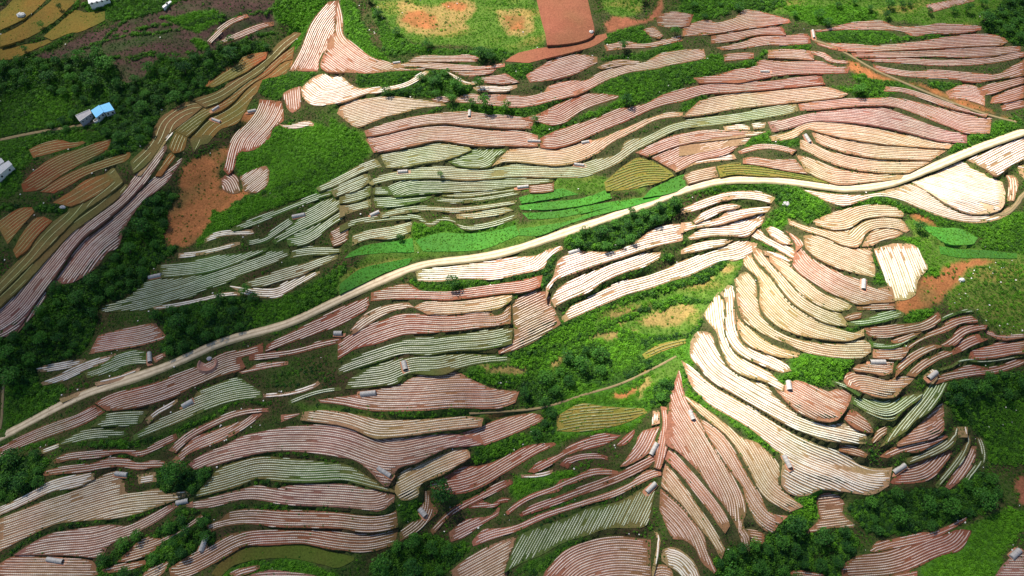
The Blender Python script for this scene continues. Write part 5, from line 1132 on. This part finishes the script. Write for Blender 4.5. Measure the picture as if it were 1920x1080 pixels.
# white scraps of film and pale stones lying on the banks
wm, nt, b = new_mat("pale_scrap"); nt.links.new(rampn(nt, noise(nt, 3, 3, .6, wpos(nt)), [(.3, (.5, .48, .44)), (.7, (.8, .79, .76))]), b.inputs["Base Color"])
scol = bpy.data.collections.new("scrap_kinds")
for k in range(3):
    V = np.array([(x, y, z) for x in (-1, 1) for y in (-1, 1) for z in (-.4, .6)], float) * .16 * (1 + .35 * rng.normal(size=(8, 3)))
    o = mesh_obj("kind_c%d" % k, V, [(0,1,3,2),(4,6,7,5),(0,4,5,1),(2,3,7,6),(0,2,6,4),(1,5,7,3)], wm, link=False); scol.objects.link(o)
n = 26000
wx_ = rng.uniform(X0, X1, n); wy_ = rng.uniform(Y0, Y1, n); qx, qy = topix(wx_, wy_, H0(wx_, wy_))
z_ = at(zmap, wx_, wy_)
pr = np.where(z_ == zk.index('rocky'), .55, np.where(z_ == 0, .13, np.where(z_ == zk.index('scrub'), .07, .015)))
pr = pr * (nz(wx_ / 6, wy_ / 5, 31) > -.1)
k = (rng.random(n) < pr) & (at(cover, wx_, wy_) == 0) & (qx > -20) & (qx < 1940) & (qy > -20) & (qy < 1100)
wx_, wy_ = wx_[k], wy_[k]
o = scatter("white_scraps", np.c_[wx_, wy_, surf(wx_, wy_) + .22], .5 + .9 * rng.random(len(wx_)), rng.integers(0, 3, len(wx_)), rng.uniform(0, 6.28, len(wx_)), np.zeros(len(wx_)), scol)
tag(o, kind="stuff"); print("scraps", len(wx_))

# trees
def make_crown(seed, squash=.85, n=620):
    r = np.random.default_rng(seed)
    cl = r.normal(size=(16, 3)); cl /= np.linalg.norm(cl, axis=1)[:, None]; cl[:, 2] = cl[:, 2] * .8 + .15
    cl = cl * (r.uniform(.45, .75, 16))[:, None]; cr = r.uniform(.28, .46, 16)
    j = r.integers(0, 16, n); u = r.normal(size=(n, 3)); u /= np.linalg.norm(u, axis=1)[:, None]; u[:, 2] = np.where(u[:, 2] < -.3, -u[:, 2], u[:, 2])
    c = cl[j] + u * (cr[j] * (.75 + .3 * r.random(n)))[:, None]
    c *= np.array([1, 1, squash]); c[:, 2] += .95
    V, F = leaves(c, .085, .6, r)
    t = np.repeat(np.clip(.25 + .5 * r.random(16)[j] + .15 * r.normal(size=n), 0, 1), 4)
    me = mesh_obj("crown_form", V, F, LEAF_T, link=False).data; fattr(me, "tint", t); return me
def make_trunk(seed):
    r = random.Random(seed); V = []; F = []
    def limb(p, q, r0, r1, seg=3):
        p = Vector(p); q = Vector(q); d = (q - p).normalized(); a = d.orthogonal().normalized(); b = d.cross(a); b0 = len(V)
        for s in range(seg + 1):
            t = s / seg; c = p.lerp(q, t) + a * (.02 * math.sin(t * 5)); rr = r0 + (r1 - r0) * t
            for i in range(6): V.append(tuple(c + (a * math.cos(i * math.pi / 3) + b * math.sin(i * math.pi / 3)) * rr))
        for s in range(seg):
            for i in range(6): F.append((b0 + s*6 + i, b0 + s*6 + (i+1) % 6, b0 + (s+1)*6 + (i+1) % 6, b0 + (s+1)*6 + i))
    limb((0, 0, -.15), (.03, .02, .7), .075, .045)
    for i in range(5):
        a = i * 1.26 + r.random(); limb((.02, .01, .4 + .06 * i), (.55 * math.cos(a), .55 * math.sin(a), 1.0 + .2 * r.random()), .035, .01, 2)
    return mesh_obj("trunk_form", V, F, bark, link=False).data
CR = [make_crown(s, q) for s, q in ((1, .8), (2, .95), (3, .7), (4, .85), (5, 1.0), (6, .75))]; TK = [make_trunk(s) for s in range(3)]
trees = []
def tree(x, y, r, label=None, group=None, crown=None, name="broadleaf_tree"):
    z = float(surf(x, y)[0])
    e = bpy.data.objects.new(name, None); COL.objects.link(e); e.location = (x, y, z - .1); e.scale = (r, r, r * random.uniform(.85, 1.1)); e.rotation_euler = (0, 0, random.uniform(0, 6.28)); e.empty_display_size = .3
    c = bpy.data.objects.new("crown", CR[crown if crown is not None else random.randrange(6)]); COL.objects.link(c); c.parent = e
    t = bpy.data.objects.new("trunk", TK[random.randrange(3)]); COL.objects.link(t); t.parent = e
    tag(e, label, "tree", group); trees.append((x, y, r)); return e
SINGLE = [(333,893,4.6,"big dark round tree between the lower left rows"),(828,930,4.3,"lone round tree at the tip of the pink bottom terraces"),(1090,690,3.6,"darkest round tree in the green hollow"),(1065,672,2.8,"smaller tree on the left of the hollow thicket"),
 (1122,672,3.0,"tree on the right of the hollow thicket"),(115,18,1.6,"small round shrub tree on the ripe paddy bank"),(80,51,1.6,"small round shrub tree midway down the ripe paddy bank"),(49,97,1.8,"round shrub tree in the lowest ripe paddy"),
 (693,5,2.2,"thin dark tree at the top edge beside the meadow"),(710,30,2.4,"dark tree on the left rim of the upper meadow"),(745,65,2.2,"second dark tree down the left rim of the meadow"),(803,88,2.5,"dark bush tree under the upper meadow"),(845,188,2.4,"slim tree between two upper middle terraces"),
 (907,200,3.2,"large shrub tree in the upper middle shrub row"),(885,197,2.0,"small shrub tree left in the upper middle shrub row"),(948,205,2.4,"shrub tree right in the upper middle shrub row"),(1003,228,1.8,"small tree on the tip of the long shrub patch"),(1168,92,2.4,"dark tree right of the bare red square"),
 (1175,195,2.8,"tree at the lower end of the upper scrub belt"),(1205,3,2.2,"dark bush at the top rim of the ring meadow"),(826,330,1.3,"tiny round bush on a middle terrace edge"),(900,165,3.0,"round tree at the left end of the dark shrubs"),(815,158,3.2,"tall tree in the dark shrubs under the white strip"),
 (900,108,3.4,"broad dark tree below the meadow"),(920,112,2.8,"dark tree just right of the broad one below the meadow"),(1720,430,2.6,"round tree near the pale block field"),(1605,176,2.4,"tree inside the far green strip"),(1612,172,2.0,None),
 (247,515,2.0,None),(750,450,1.6,None),(460,548,2.4,None),(395,590,3.0,"pale topped tree in the dark wood left of the road"),(850,535,2.8,"dark tree hanging off the bank of the white field")]
for (px, py, r, lb) in SINGLE:
    P = place(px, py); tree(P[0], P[1], r, lb or "shrub tree standing by itself on a terrace bank", None if lb else "stray shrub trees")
for i, (px, py) in enumerate([(1533,35),(1550,48),(1570,15),(1600,8),(1630,20),(1660,32),(1690,14),(1705,12),(1740,25),(1786,24),(1812,22),(1840,10),(1852,26),(1870,45),(1885,62),(1902,30),(1665,15),(1488,32),(1300,15),(1320,35),(1350,12),(1385,20),(1265,65),(1890,10),(1908,75)]):
    P = place(px, py); tree(P[0], P[1], random.uniform(1.4, 2.6), "round dark bush tree dotted over the far green slope", "bush trees on the far slope", name="bush_tree")
WN = {0: "left forest"}
wi = zk.index('wood'); cand = []
tx = rng.uniform(X0, X1, 60000); ty = rng.uniform(Y0, Y1, 60000); qx, qy = topix(tx, ty, H0(tx, ty))
k = (at(zmap, tx, ty) == wi) & (at(cover, tx, ty) == 0) & (qx > -25) & (qx < 1945) & (qy > -25) & (qy < 1110); tx, ty, qx, qy = tx[k], ty[k], qx[k], qy[k]
te = at(edge, tx, ty); cnt = 0
GN = [((0,0,640,330),"leafy dark tree in the forest around the blue-roofed farmhouse","forest round the farmhouse"),((0,330,330,760),"leafy tree in the dark gully at left","gully trees at left"),((280,540,640,720),"dark tree in the wood left of the dirt road","wood left of the road"),
      ((1000,360,1320,500),"bushy tree in the belt below the dirt road","roadside tree belt"),((640,90,940,200),"bushy tree in the dark shrubs under the upper meadow","upper dark shrubs"),((1800,-40,1980,160),"dark tree in the top right corner wood","top right wood"),
      ((1320,880,1980,1120),"dark leafy tree in the lower right wood","lower right wood"),((1700,660,1980,880),"dark tree on the shaded right slope","shaded right slope trees"),((640,960,900,1120),"dark tree in the bottom centre wood","bottom centre wood"),
      ((1000,620,1180,740),"dark tree of the hollow thicket","hollow thicket"),((0,760,640,1120),"dark tree among the lower left terraces","lower left bank trees")]
for x, y, px, py, e_ in zip(tx, ty, qx, qy, te):
    if cnt >= 236: break
    r = random.choice([random.uniform(1.6, 2.4), random.uniform(2.2, 3.2), random.uniform(3.0, 4.3)])
    if e_ < 1.2: continue
    if e_ < 3: r = min(r, 2.2)
    if any((x - a) ** 2 + (y - b) ** 2 < (1.0 * (r + q)) ** 2 for a, b, q in trees): continue
    if math.hypot(px - 190, py - 210) < 30 : continue
    lb = ("dark leafy tree in a scrubby patch between terraces", "scattered wood trees")
    for bx, l1, g1 in GN:
        if bx[0] <= px < bx[2] and bx[1] <= py < bx[3]: lb = (l1, g1); break
    tree(x, y, r, *lb); cnt += 1

ORDL = ["leftmost", "second from left", "third from left", "fourth from left", "fifth from left", "sixth from left", "seventh from left", "eighth from left", "ninth from left", "tenth from left"]
by = {}
for o in COL.objects:
    if o.get("category") == "tree" and o.get("group"): by.setdefault(o["group"], []).append(o)
SHORT = {"forest round the farmhouse": "farmhouse forest tree", "gully trees at left": "left gully tree", "lower right wood": "lower right wood tree", "wood left of the road": "tree in the wood above the road", "roadside tree belt": "roadside belt tree",
 "upper dark shrubs": "tree below the upper meadow", "top right wood": "top right wood tree", "shaded right slope trees": "tree on the shaded right slope", "bottom centre wood": "bottom centre wood tree", "hollow thicket": "hollow thicket tree",
 "lower left bank trees": "tree among the lower left terraces", "scattered wood trees": "tree in a small patch", "bush trees on the far slope": "bush tree on the far slope", "stray shrub trees": "stray bank shrub tree"}
for g, L in by.items():
    q = [(o, *[float(t) for t in topix(np.float64(o.location[0]), np.float64(o.location[1]), np.float64(o.location[2]))]) for o in L]
    q.sort(key=lambda t: t[2]); nrow = max(1, math.ceil(len(q) / 9)); per = math.ceil(len(q) / nrow)
    rown = {1: [""], 2: ["far row", "near row"], 3: ["far row", "middle row", "near row"]}.get(nrow, ["farthest row"] + [["second", "third", "fourth", "fifth", "sixth", "seventh", "eighth", "ninth"][i] + " row back" for i in range(nrow - 2)] + ["nearest row"])
    for r_ in range(nrow):
        R_ = sorted(q[r_ * per:(r_ + 1) * per], key=lambda t: t[1])
        for i, (o, a_, b_) in enumerate(R_):
            sz = "big" if o.scale[0] > 3.1 else "small" if o.scale[0] < 2.3 else "middling"
            o["label"] = "%s %s, %s%s" % (sz, SHORT.get(g, "tree"), ORDL[i], ", " + rown[r_] if rown[r_] else "")
print("trees", len(trees))
# ------------------------------------------------------------------ seedling tunnels, buildings and small things
def simple(name, c1, c2, scale=2.0, rough=.7, metal=0):
    m, nt, b = new_mat(name); nt.links.new(rampn(nt, noise(nt, scale, 4, .65, wpos(nt)), [(.3, c1), (.7, c2)]), b.inputs["Base Color"]); b.inputs["Roughness"].default_value = rough; b.inputs["Metallic"].default_value = metal; return m
M_cover = simple("tunnel_film", (.28, .27, .265), (.50, .48, .47), 6, .55); M_hoop = simple("hoop", (.35, .34, .33), (.5, .5, .48)); M_in = simple("tunnel_inside_shade", (.012, .010, .009), (.02, .017, .014)); M_mound = simple("mound_earth", (.32, .14, .08), (.45, .22, .13), 3, .95)
def tunnel(a, b, label, wide=1.05):
    A = place(*a); B = place(*b); d = (B - A)[:2]; far = np.clip((a[1] - 120) / 500, 0, 1); wide *= (.52 + .28 * far) * random.uniform(.88, 1.12); L = float(np.clip(np.hypot(*d), 2.3, 5.2)); d = d / np.hypot(*d)
    e = bpy.data.objects.new("seedling_tunnel", None); COL.objects.link(e); e.location = (A[0], A[1], float(min(surf(A[0], A[1])[0], surf(A[0] + d[0]*L, A[1] + d[1]*L)[0] + .3))); e.rotation_euler = (0, 0, math.atan2(d[1], d[0])); tag(e, label, "tunnel shed", "white seedling tunnels")
    slope = (float(surf(A[0] + d[0]*L, A[1] + d[1]*L)[0]) - e.location.z) / L
    slope = max(-.2, min(.25, slope)); e.rotation_euler = (0, -math.atan(slope), math.atan2(d[1], d[0]))
    n = 10; V = []; F = []; ns = 8
    for s in range(ns + 1):
        x = L * s / ns; wob = .03 * (-1) ** s
        for i in range(n + 1):
            t = math.pi * i / n; V.append((x, math.cos(t) * wide, (1.2 * wide + wob) * math.sin(t) ** .8 + .12))
    for s in range(ns):
        for i in range(n): F.append((s*(n+1)+i, s*(n+1)+i+1, (s+1)*(n+1)+i+1, (s+1)*(n+1)+i))
    F.append(tuple(ns*(n+1)+i for i in range(n + 1)))
    mesh_obj("cover", V, F, M_cover, e)
    for s in (0, 3, 6):
        mb = MB(); x = L * s / ns
        for i in range(n):
            t0, t1 = math.pi * i / n, math.pi * (i + 1) / n
            for (q, w) in ((t0, t1),):
                y0, z0, y1, z1 = math.cos(q)*(wide+.03), 1.2*wide*1.03*math.sin(q)**.8+.13, math.cos(w)*(wide+.03), 1.2*wide*1.03*math.sin(w)**.8+.13
                mb.add([(x-.06, y0, z0), (x+.06, y0, z0), (x+.06, y1, z1+.001), (x-.06, y1, z1), (x-.06, y0*.95, z0*.95), (x-.06, y1*.95, z1*.95)], [(0,1,2,3),(0,3,5,4)])
        mb.build("hoop", M_hoop, e)
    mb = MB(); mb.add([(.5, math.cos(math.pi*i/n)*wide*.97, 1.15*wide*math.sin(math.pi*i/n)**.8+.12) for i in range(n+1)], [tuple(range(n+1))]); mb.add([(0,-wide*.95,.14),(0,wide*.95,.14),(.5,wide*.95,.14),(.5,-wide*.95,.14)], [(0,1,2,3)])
    mb.build("opening_shade", M_in, e)  # near-black sheet and floor paint the shade inside the mouth
    mb = MB(); mb.prism([(-1.3,-wide-.2),(-.2,-wide-.5),(L+.2,-wide-.35),(L+.3,wide+.35),(-.2,wide+.5),(-1.3,wide+.2)], -.5, .10); mb.build("earth_base", M_mound, e)
TUN = [('C1',655,505,720,512,"tunnel shed at the tip of the wide left field"),('C1',1060,655,995,672,"tunnel shed below the big round tree, open end right"),('C1',355,1000,258,985,"longest tunnel shed in the bottom left field"),
 ('C1',1030,128,1088,95,"tunnel shed on the green terrace below the road"),('C1',1132,938,1168,848,"narrow upright tunnel shed beside the lower left bushes"),('C2',110,60,205,50,"tunnel shed on the long pink middle terrace"),
 ('C2',275,518,203,472,"white tunnel shed on the end of the purple terrace"),('C2',472,742,440,702,"small tunnel shed on the red strip by the lone tree"),('C2',1742,398,1778,330,"upright tunnel shed beside the seam of the fan"),('C2',1718,608,1768,558,"tunnel shed above the green slanting rows"),
 ('C3',600,35,592,-15,"tunnel shed on the pale terrace inside the fan"),('C3',58,200,38,148,"small tunnel shed on the left shoulder of the fan"),('C3',602,468,565,395,"long tunnel shed at the foot of the bright fan"),('C3',1186,498,1255,452,"tunnel shed between the lower right terraces"),
 ('C3',1890,938,1845,978,"tunnel shed in the bottom right corner"),('B3',1015,548,1018,495,"tunnel shed on the pink terrace near the block field"),('B3',1052,958,1140,958,"level tunnel shed right of the bright scrub patch"),('B3',1380,1052,1425,1015,"tunnel shed among the narrow right terraces"),
 ('B1',1925,797,1880,797,"tunnel shed just below the dirt road"),('B2',362,1002,350,955,"upright tunnel shed splitting two green terraces"),('B2',1338,328,1278,348,"tunnel shed at the left end of the tree belt"),('B2',165,135,215,112,"tunnel shed among the upper green terraces"),
 ('B1',842,482,918,464,"tunnel shed on the left end of the green strips"),('B1',845,958,842,905,"upright tunnel shed by the small left terraces"),('B1',1648,142,1718,128,"tunnel shed high on the middle left strips"),('A2',720,658,722,625,"tunnel shed on the upper middle terrace"),
 ('A2',1118,797,1038,795,"long tunnel shed on the long pink terrace"),('A2',372,966,318,970,"tunnel shed on the tan strip at left centre"),('A2',990,1057,1052,1050,"tunnel shed above the green crop terraces"),('A2',1362,932,1308,925,"tunnel shed on the bank right of the green rows"),
 ('A2',292,357,332,352,"tunnel shed at the bend of the top pink field"),('A2',1392,798,1350,806,"tunnel shed on a bank in the middle of the far slope"),('A3',738,215,730,172,"bright tunnel shed beside the far green strip"),('A3',714,802,686,758,"tunnel shed at the corner of the pale fan terraces"),
 ('A3',485,405,435,404,"tunnel shed on the far reddish terrace"),('A1',1395,632,1440,622,"pinkish tunnel shed on the orange slope"),('A1',1195,625,1232,600,"grey tunnel shed on the olive slope"),('A1',1195,672,1240,688,"lower grey tunnel shed on the olive slope")]
for t, ax, ay, bx, by, lb in TUN:
    ox, oy = tileoff(t); tunnel((ox + ax / 3, oy + ay / 3), (ox + bx / 3, oy + by / 3), lb)

M_blue = simple("blue_sheet", (.010, .42, .90), (.02, .50, .92), 1.5, .45); M_blue2 = simple("blue_sheet_edge", (.01, .14, .55), (.012, .17, .62)); M_conc = simple("concrete", (.34, .33, .36), (.46, .45, .48), 1.2, .9); M_wall = simple("whitewash", (.55, .55, .55), (.72, .72, .70), 1.5, .85)
M_dark = simple("dark_glass", (.01, .012, .02), (.03, .035, .05), 1, .2); M_white = simple("white_paint", (.72, .72, .74), (.82, .82, .82), 1, .6); M_tank = simple("black_tank", (.01, .01, .012), (.02, .02, .02))
def quad_world(q, h):
    """footprint corners of a roof seen at these places, the roof h above the ground"""
    c = project(q, lambda x, y: H0(x, y))[:, :2].mean(0); zg = float(ground(c[0], c[1]))
    return project(q, lambda x, y: np.full(np.shape(x), zg + h))[:, :2], zg
def wallpart(e, Q, z0, z1, mat, name="wall"):
    mb = MB(); mb.prism(Q, z0, z1); return mb.build(name, mat, e)
def inset(Q, k): c = Q.mean(0); return c + (Q - c) * k
def openings(e, p, q, z, n, w=.9, h=1.1, name="window"):
    d = q - p; L = np.hypot(*d); d = d / L; nn = np.array([d[1], -d[0]])
    for i in range(n):
        c = p + d * L * (i + .5) / n; o = nn * .06
        mb = MB(); mb.prism([c - d*w/2 - nn*.05, c + d*w/2 - nn*.05, c + d*w/2 + o, c - d*w/2 + o], z, z + h); f = mb.build(name, M_white, e)
        mb = MB(); mb.prism([c - d*(w/2-.09) + o*.5, c + d*(w/2-.09) + o*.5, c + d*(w/2-.09) + o*1.5, c - d*(w/2-.09) + o*1.5], z + .09, z + h - .09); mb.build("pane", M_dark, f)
b1, zg = quad_world([(180,221),(194.8,209.8),(186,197),(170.4,207.4)], 2.3); b2, _ = quad_world([(195.2,210),(213.7,205),(204.4,191),(186.6,196.8)], 2.4); an, _ = quad_world([(150.7,230.4),(173.3,214.6),(169.6,207.6),(142.6,219)], 1.8)
e = bpy.data.objects.new("farmhouse", None); COL.objects.link(e); e.location = (0, 0, 0); tag(e, "farmhouse with two bright blue sheet roofs and a grey flat annex in the forest", "house")
for Q, h, nm in ((b1, 2.3, 0), (b2, 2.45, 1)):
    W = inset(Q, .93); wallpart(e, W, zg - 1.5, zg + h - .12, M_wall); openings(e, W[0], W[1], zg + .7, 2)
    r = wallpart(e, Q, zg + h - .12, zg + h, M_blue2, "roof")
    a, b_, c, d = Q[0], Q[1], Q[2], Q[3]
    for i in range(9):      # standing sheets from eave to ridge
        t0, t1 = (i + .04) / 9, (i + .96) / 9
        q = [a + (b_ - a) * t0, a + (b_ - a) * t1, d + (c - d) * t1, d + (c - d) * t0]
        mb = MB(); mb.prism(q, zg + h + .003, zg + h + .06); mb.build("roof_sheet", M_blue, r)
W = inset(an, .95); wallpart(e, W, zg - 1.5, zg + 1.65, M_conc); openings(e, W[0], W[1], zg + .5, 3, .8, .8)
r = wallpart(e, an, zg + 1.65, zg + 1.8, M_conc, "roof"); 
for i in range(4):
    p, q = an[i], an[(i + 1) % 4]; d = (q - p) / np.hypot(*(q - p)); n_ = np.array([-d[1], d[0]]) * .18
    mb = MB(); mb.prism([p + d * .19, q - d * .003, q - d * .003 + n_, p + d * .19 + n_], zg + 1.803, zg + 2.0); mb.build("parapet", M_wall, r)
P = place(181, 228.5)
t = bpy.data.objects.new("water_tank", None); COL.objects.link(t); t.location = P.tolist(); t.rotation_euler = (0, 0, .6); tag(t, "small square dark water tank with white rim before the farmhouse", "tank")
mb = MB(); mb.prism([(-.8,-.8),(.8,-.8),(.8,.8),(-.8,.8)], -.4, 1.0); mb.build("basin_wall", M_white, t); mb = MB(); mb.prism([(-.62,-.62),(.62,-.62),(.62,.62),(-.62,.62)], 1.003, 1.02); mb.build("dark_water", M_tank, t)
def shed(corners, h, label, roofm, wallm, nwin=2, name="shed", strips=6):
    Q, zg = quad_world(corners, h); e = bpy.data.objects.new(name, None); COL.objects.link(e); tag(e, label, "building")
    W = inset(Q, .94); wallpart(e, W, zg - 1.5, zg + h - .1, wallm); openings(e, W[0], W[1], zg + 1, nwin)
    r = wallpart(e, Q, zg + h - .1, zg + h, wallm, "roof")
    for i in range(strips):
        t0, t1 = (i + .04) / strips, (i + .96) / strips
        mb = MB(); mb.prism([Q[0] + (Q[1]-Q[0])*t0, Q[0] + (Q[1]-Q[0])*t1, Q[3] + (Q[2]-Q[3])*t1, Q[3] + (Q[2]-Q[3])*t0], zg + h + .003, zg + h + .05); mb.build("roof_sheet", roofm, r)
M_greyroof = simple("grey_roof", (.36, .38, .42), (.50, .52, .56), 1.5, .6)
shed([(-8,334),(23,308),(16,301),(-14,320)], 2.8, "long low shed with a grey sheet roof cut by the left edge", M_greyroof, M_wall)
shed([(-12,316),(8,303),(2,296),(-16,306)], 2.4, "smaller grey roofed hut behind the long shed at the left edge", M_greyroof, M_wall, 1)
shed([(166,7),(206,-2),(200,-12),(163,-8)], 1.8, "white flat building cut by the top edge near the ripe paddies", M_white, M_white, 4)
shed([(306,15),(322,3),(319,1),(304,12)], .9, "short white wall block beside the ploughed brown slope", M_white, M_white, 1, strips=2)
P = place(41, 29)
bm_ = MB()
def boulder(px, py, r, label, mat, name="boulder"):
    P = place(px, py); n = 9; V = []; F = []
    for i in range(7):
        th = math.pi * i / 6
        for j in range(n):
            a = 2 * math.pi * j / n; k = r * (1 + random.uniform(-.2, .2)); V.append((k * 1.3 * math.sin(th) * math.cos(a), k * math.sin(th) * math.sin(a), k * .75 * math.cos(th)))
    for i in range(6):
        for j in range(n): F.append((i*n+j, i*n+(j+1) % n, (i+1)*n+(j+1) % n, (i+1)*n+j))
    o = mesh_obj(name, V, F, mat); o.location = (P[0], P[1], P[2] + r * .2); tag(o, label, "rock")
boulder(41, 29, 1.5, "white rock heap on the dark bank of the ripe paddies", M_wall)
boulder(1474, 383, 1.15, "white boulder on the grass above the bright fan", M_conc)
boulder(1109, 60, .8, "pale stone at the corner of the bare red square", M_wall)
boulder(1803, 525, .9, "pale stone on the rocky orange slope", M_wall)
boulder(392, 673, .8, "grey stone on the rim of the red earth pit", M_conc)
boulder(118, 390, .9, "grey stone heap at the end of the left orange rows", M_conc)

# ring-shaped earth pit beside the road
P = place(390, 684); V = []; F = []; n = 28
prof = [(0, .02), (1.9, .05), (2.5, .35), (2.9, .95), (3.15, 1.0), (3.6, .1), (3.8, -.4)]
for i in range(n + 1):
    a = math.radians(-205 + 250 * i / n)
    for r_, z in prof: V.append((r_ * 1.05 * math.cos(a), r_ * .95 * math.sin(a), z + .05))
K = len(prof)
for i in range(n):
    for j in range(K - 1): F.append((i*K+j, i*K+j+1, (i+1)*K+j+1, (i+1)*K+j))
e = mesh_obj("earth_pit", V, F, simple("pit_earth", (.30, .13, .09), (.46, .26, .20), 2, .9)); e.location = (P[0], P[1], P[2]); tag(e, "round red earth pit with a pale raised rim below the dirt road", "pit")

# ------------------------------------------------------------------ clouds high above, whose shade lies on the valley
def light_at(px, py):
    u = np.clip(px / 160.0, -.6, 12.6); v = np.clip(py / (1080 / 7.0), -.6, 7.6)
    def ker(d): d = np.abs(d); return np.exp(-(d / .62) ** 2)
    wu = ker(u[..., None] - np.arange(13)); wv = ker(v[..., None] - np.arange(8))
    return np.einsum('...i,...j,ij->...', wv, wu, LIGHT) / (wu.sum(-1) * wv.sum(-1))
cxs = np.arange(-340, 341, 4.0); cys = np.arange(-200, 261, 4.0)
CX, CY = np.meshgrid(cxs, cys); CZ = H0(CX, CY)
qx, qy = topix(CX, CY, CZ)
T = light_at(qx + 26 * nz(CX / 17, CY / 15, 41), qy + 22 * nz(CX / 16, CY / 18, 42))
T = np.clip(T + .07 * nz(CX / 9, CY / 10, 43), .05, 1)
T = np.clip(.045 + 1.0 * T, .09, 1)
dens = 1 - np.sqrt(T)
fade = np.clip((340 - np.abs(CX)) / 60, 0, 1) * np.clip((CY + 200) / 50, 0, 1) * np.clip((260 - CY) / 50, 0, 1)
dens *= fade
ALT = 640.0
BX = CX + SUN[0] / SUN[2] * (ALT - CZ); BY = CY + SUN[1] / SUN[2] * (ALT - CZ)
th = 6 + 70 * dens + 6 * nz(BX / 14, BY / 13, 44) * dens
lo = np.stack([BX, BY, ALT + 0 * BX + 2 * nz(BX / 20, BY / 20, 45)], -1).reshape(-1, 3)
hi = np.stack([BX + SUN[0] / SUN[2] * th, BY + SUN[1] / SUN[2] * th, ALT + th], -1).reshape(-1, 3)
r_, c_ = BX.shape; idx = np.arange(r_ * c_).reshape(r_, c_)
f1 = np.stack([idx[:-1, :-1], idx[:-1, 1:], idx[1:, 1:], idx[1:, :-1]], -1).reshape(-1, 4)
N_ = r_ * c_; rim = np.r_[idx[0, :-1], idx[:-1, -1], idx[-1, :0:-1], idx[:0:-1, 0]]; rn = np.roll(rim, -1)
f3 = np.stack([rim, rn, rn + N_, rim + N_], -1)
cm, nt, b = new_mat("cloud_vapour"); 
at_ = nd(nt, "ShaderNodeAttribute", attribute_name="thickness"); tp = nd(nt, "ShaderNodeBsdfTransparent"); df = nd(nt, "ShaderNodeBsdfDiffuse"); tl = nd(nt, "ShaderNodeBsdfTranslucent")
df.inputs[0].default_value = (.60, .61, .64, 1); tl.inputs[0].default_value = (.88, .86, .82, 1)
m1 = nd(nt, "ShaderNodeMixShader"); m1.inputs[0].default_value = .12; nt.links.new(df.outputs[0], m1.inputs[1]); nt.links.new(tl.outputs[0], m1.inputs[2])
m2 = nd(nt, "ShaderNodeMixShader"); nt.links.new(at_.outputs["Fac"], m2.inputs[0]); nt.links.new(tp.outputs[0], m2.inputs[1]); nt.links.new(m1.outputs[0], m2.inputs[2]); nt.links.new(m2.outputs[0], nt.nodes["Material Output"].inputs[0])
co = mesh_obj("clouds", np.vstack([lo, hi]), np.vstack([f1, f1[:, ::-1] + N_, f3]), cm, smooth=True); fattr(co.data, "thickness", np.r_[dens.ravel(), dens.ravel()])
tag(co, kind="structure")
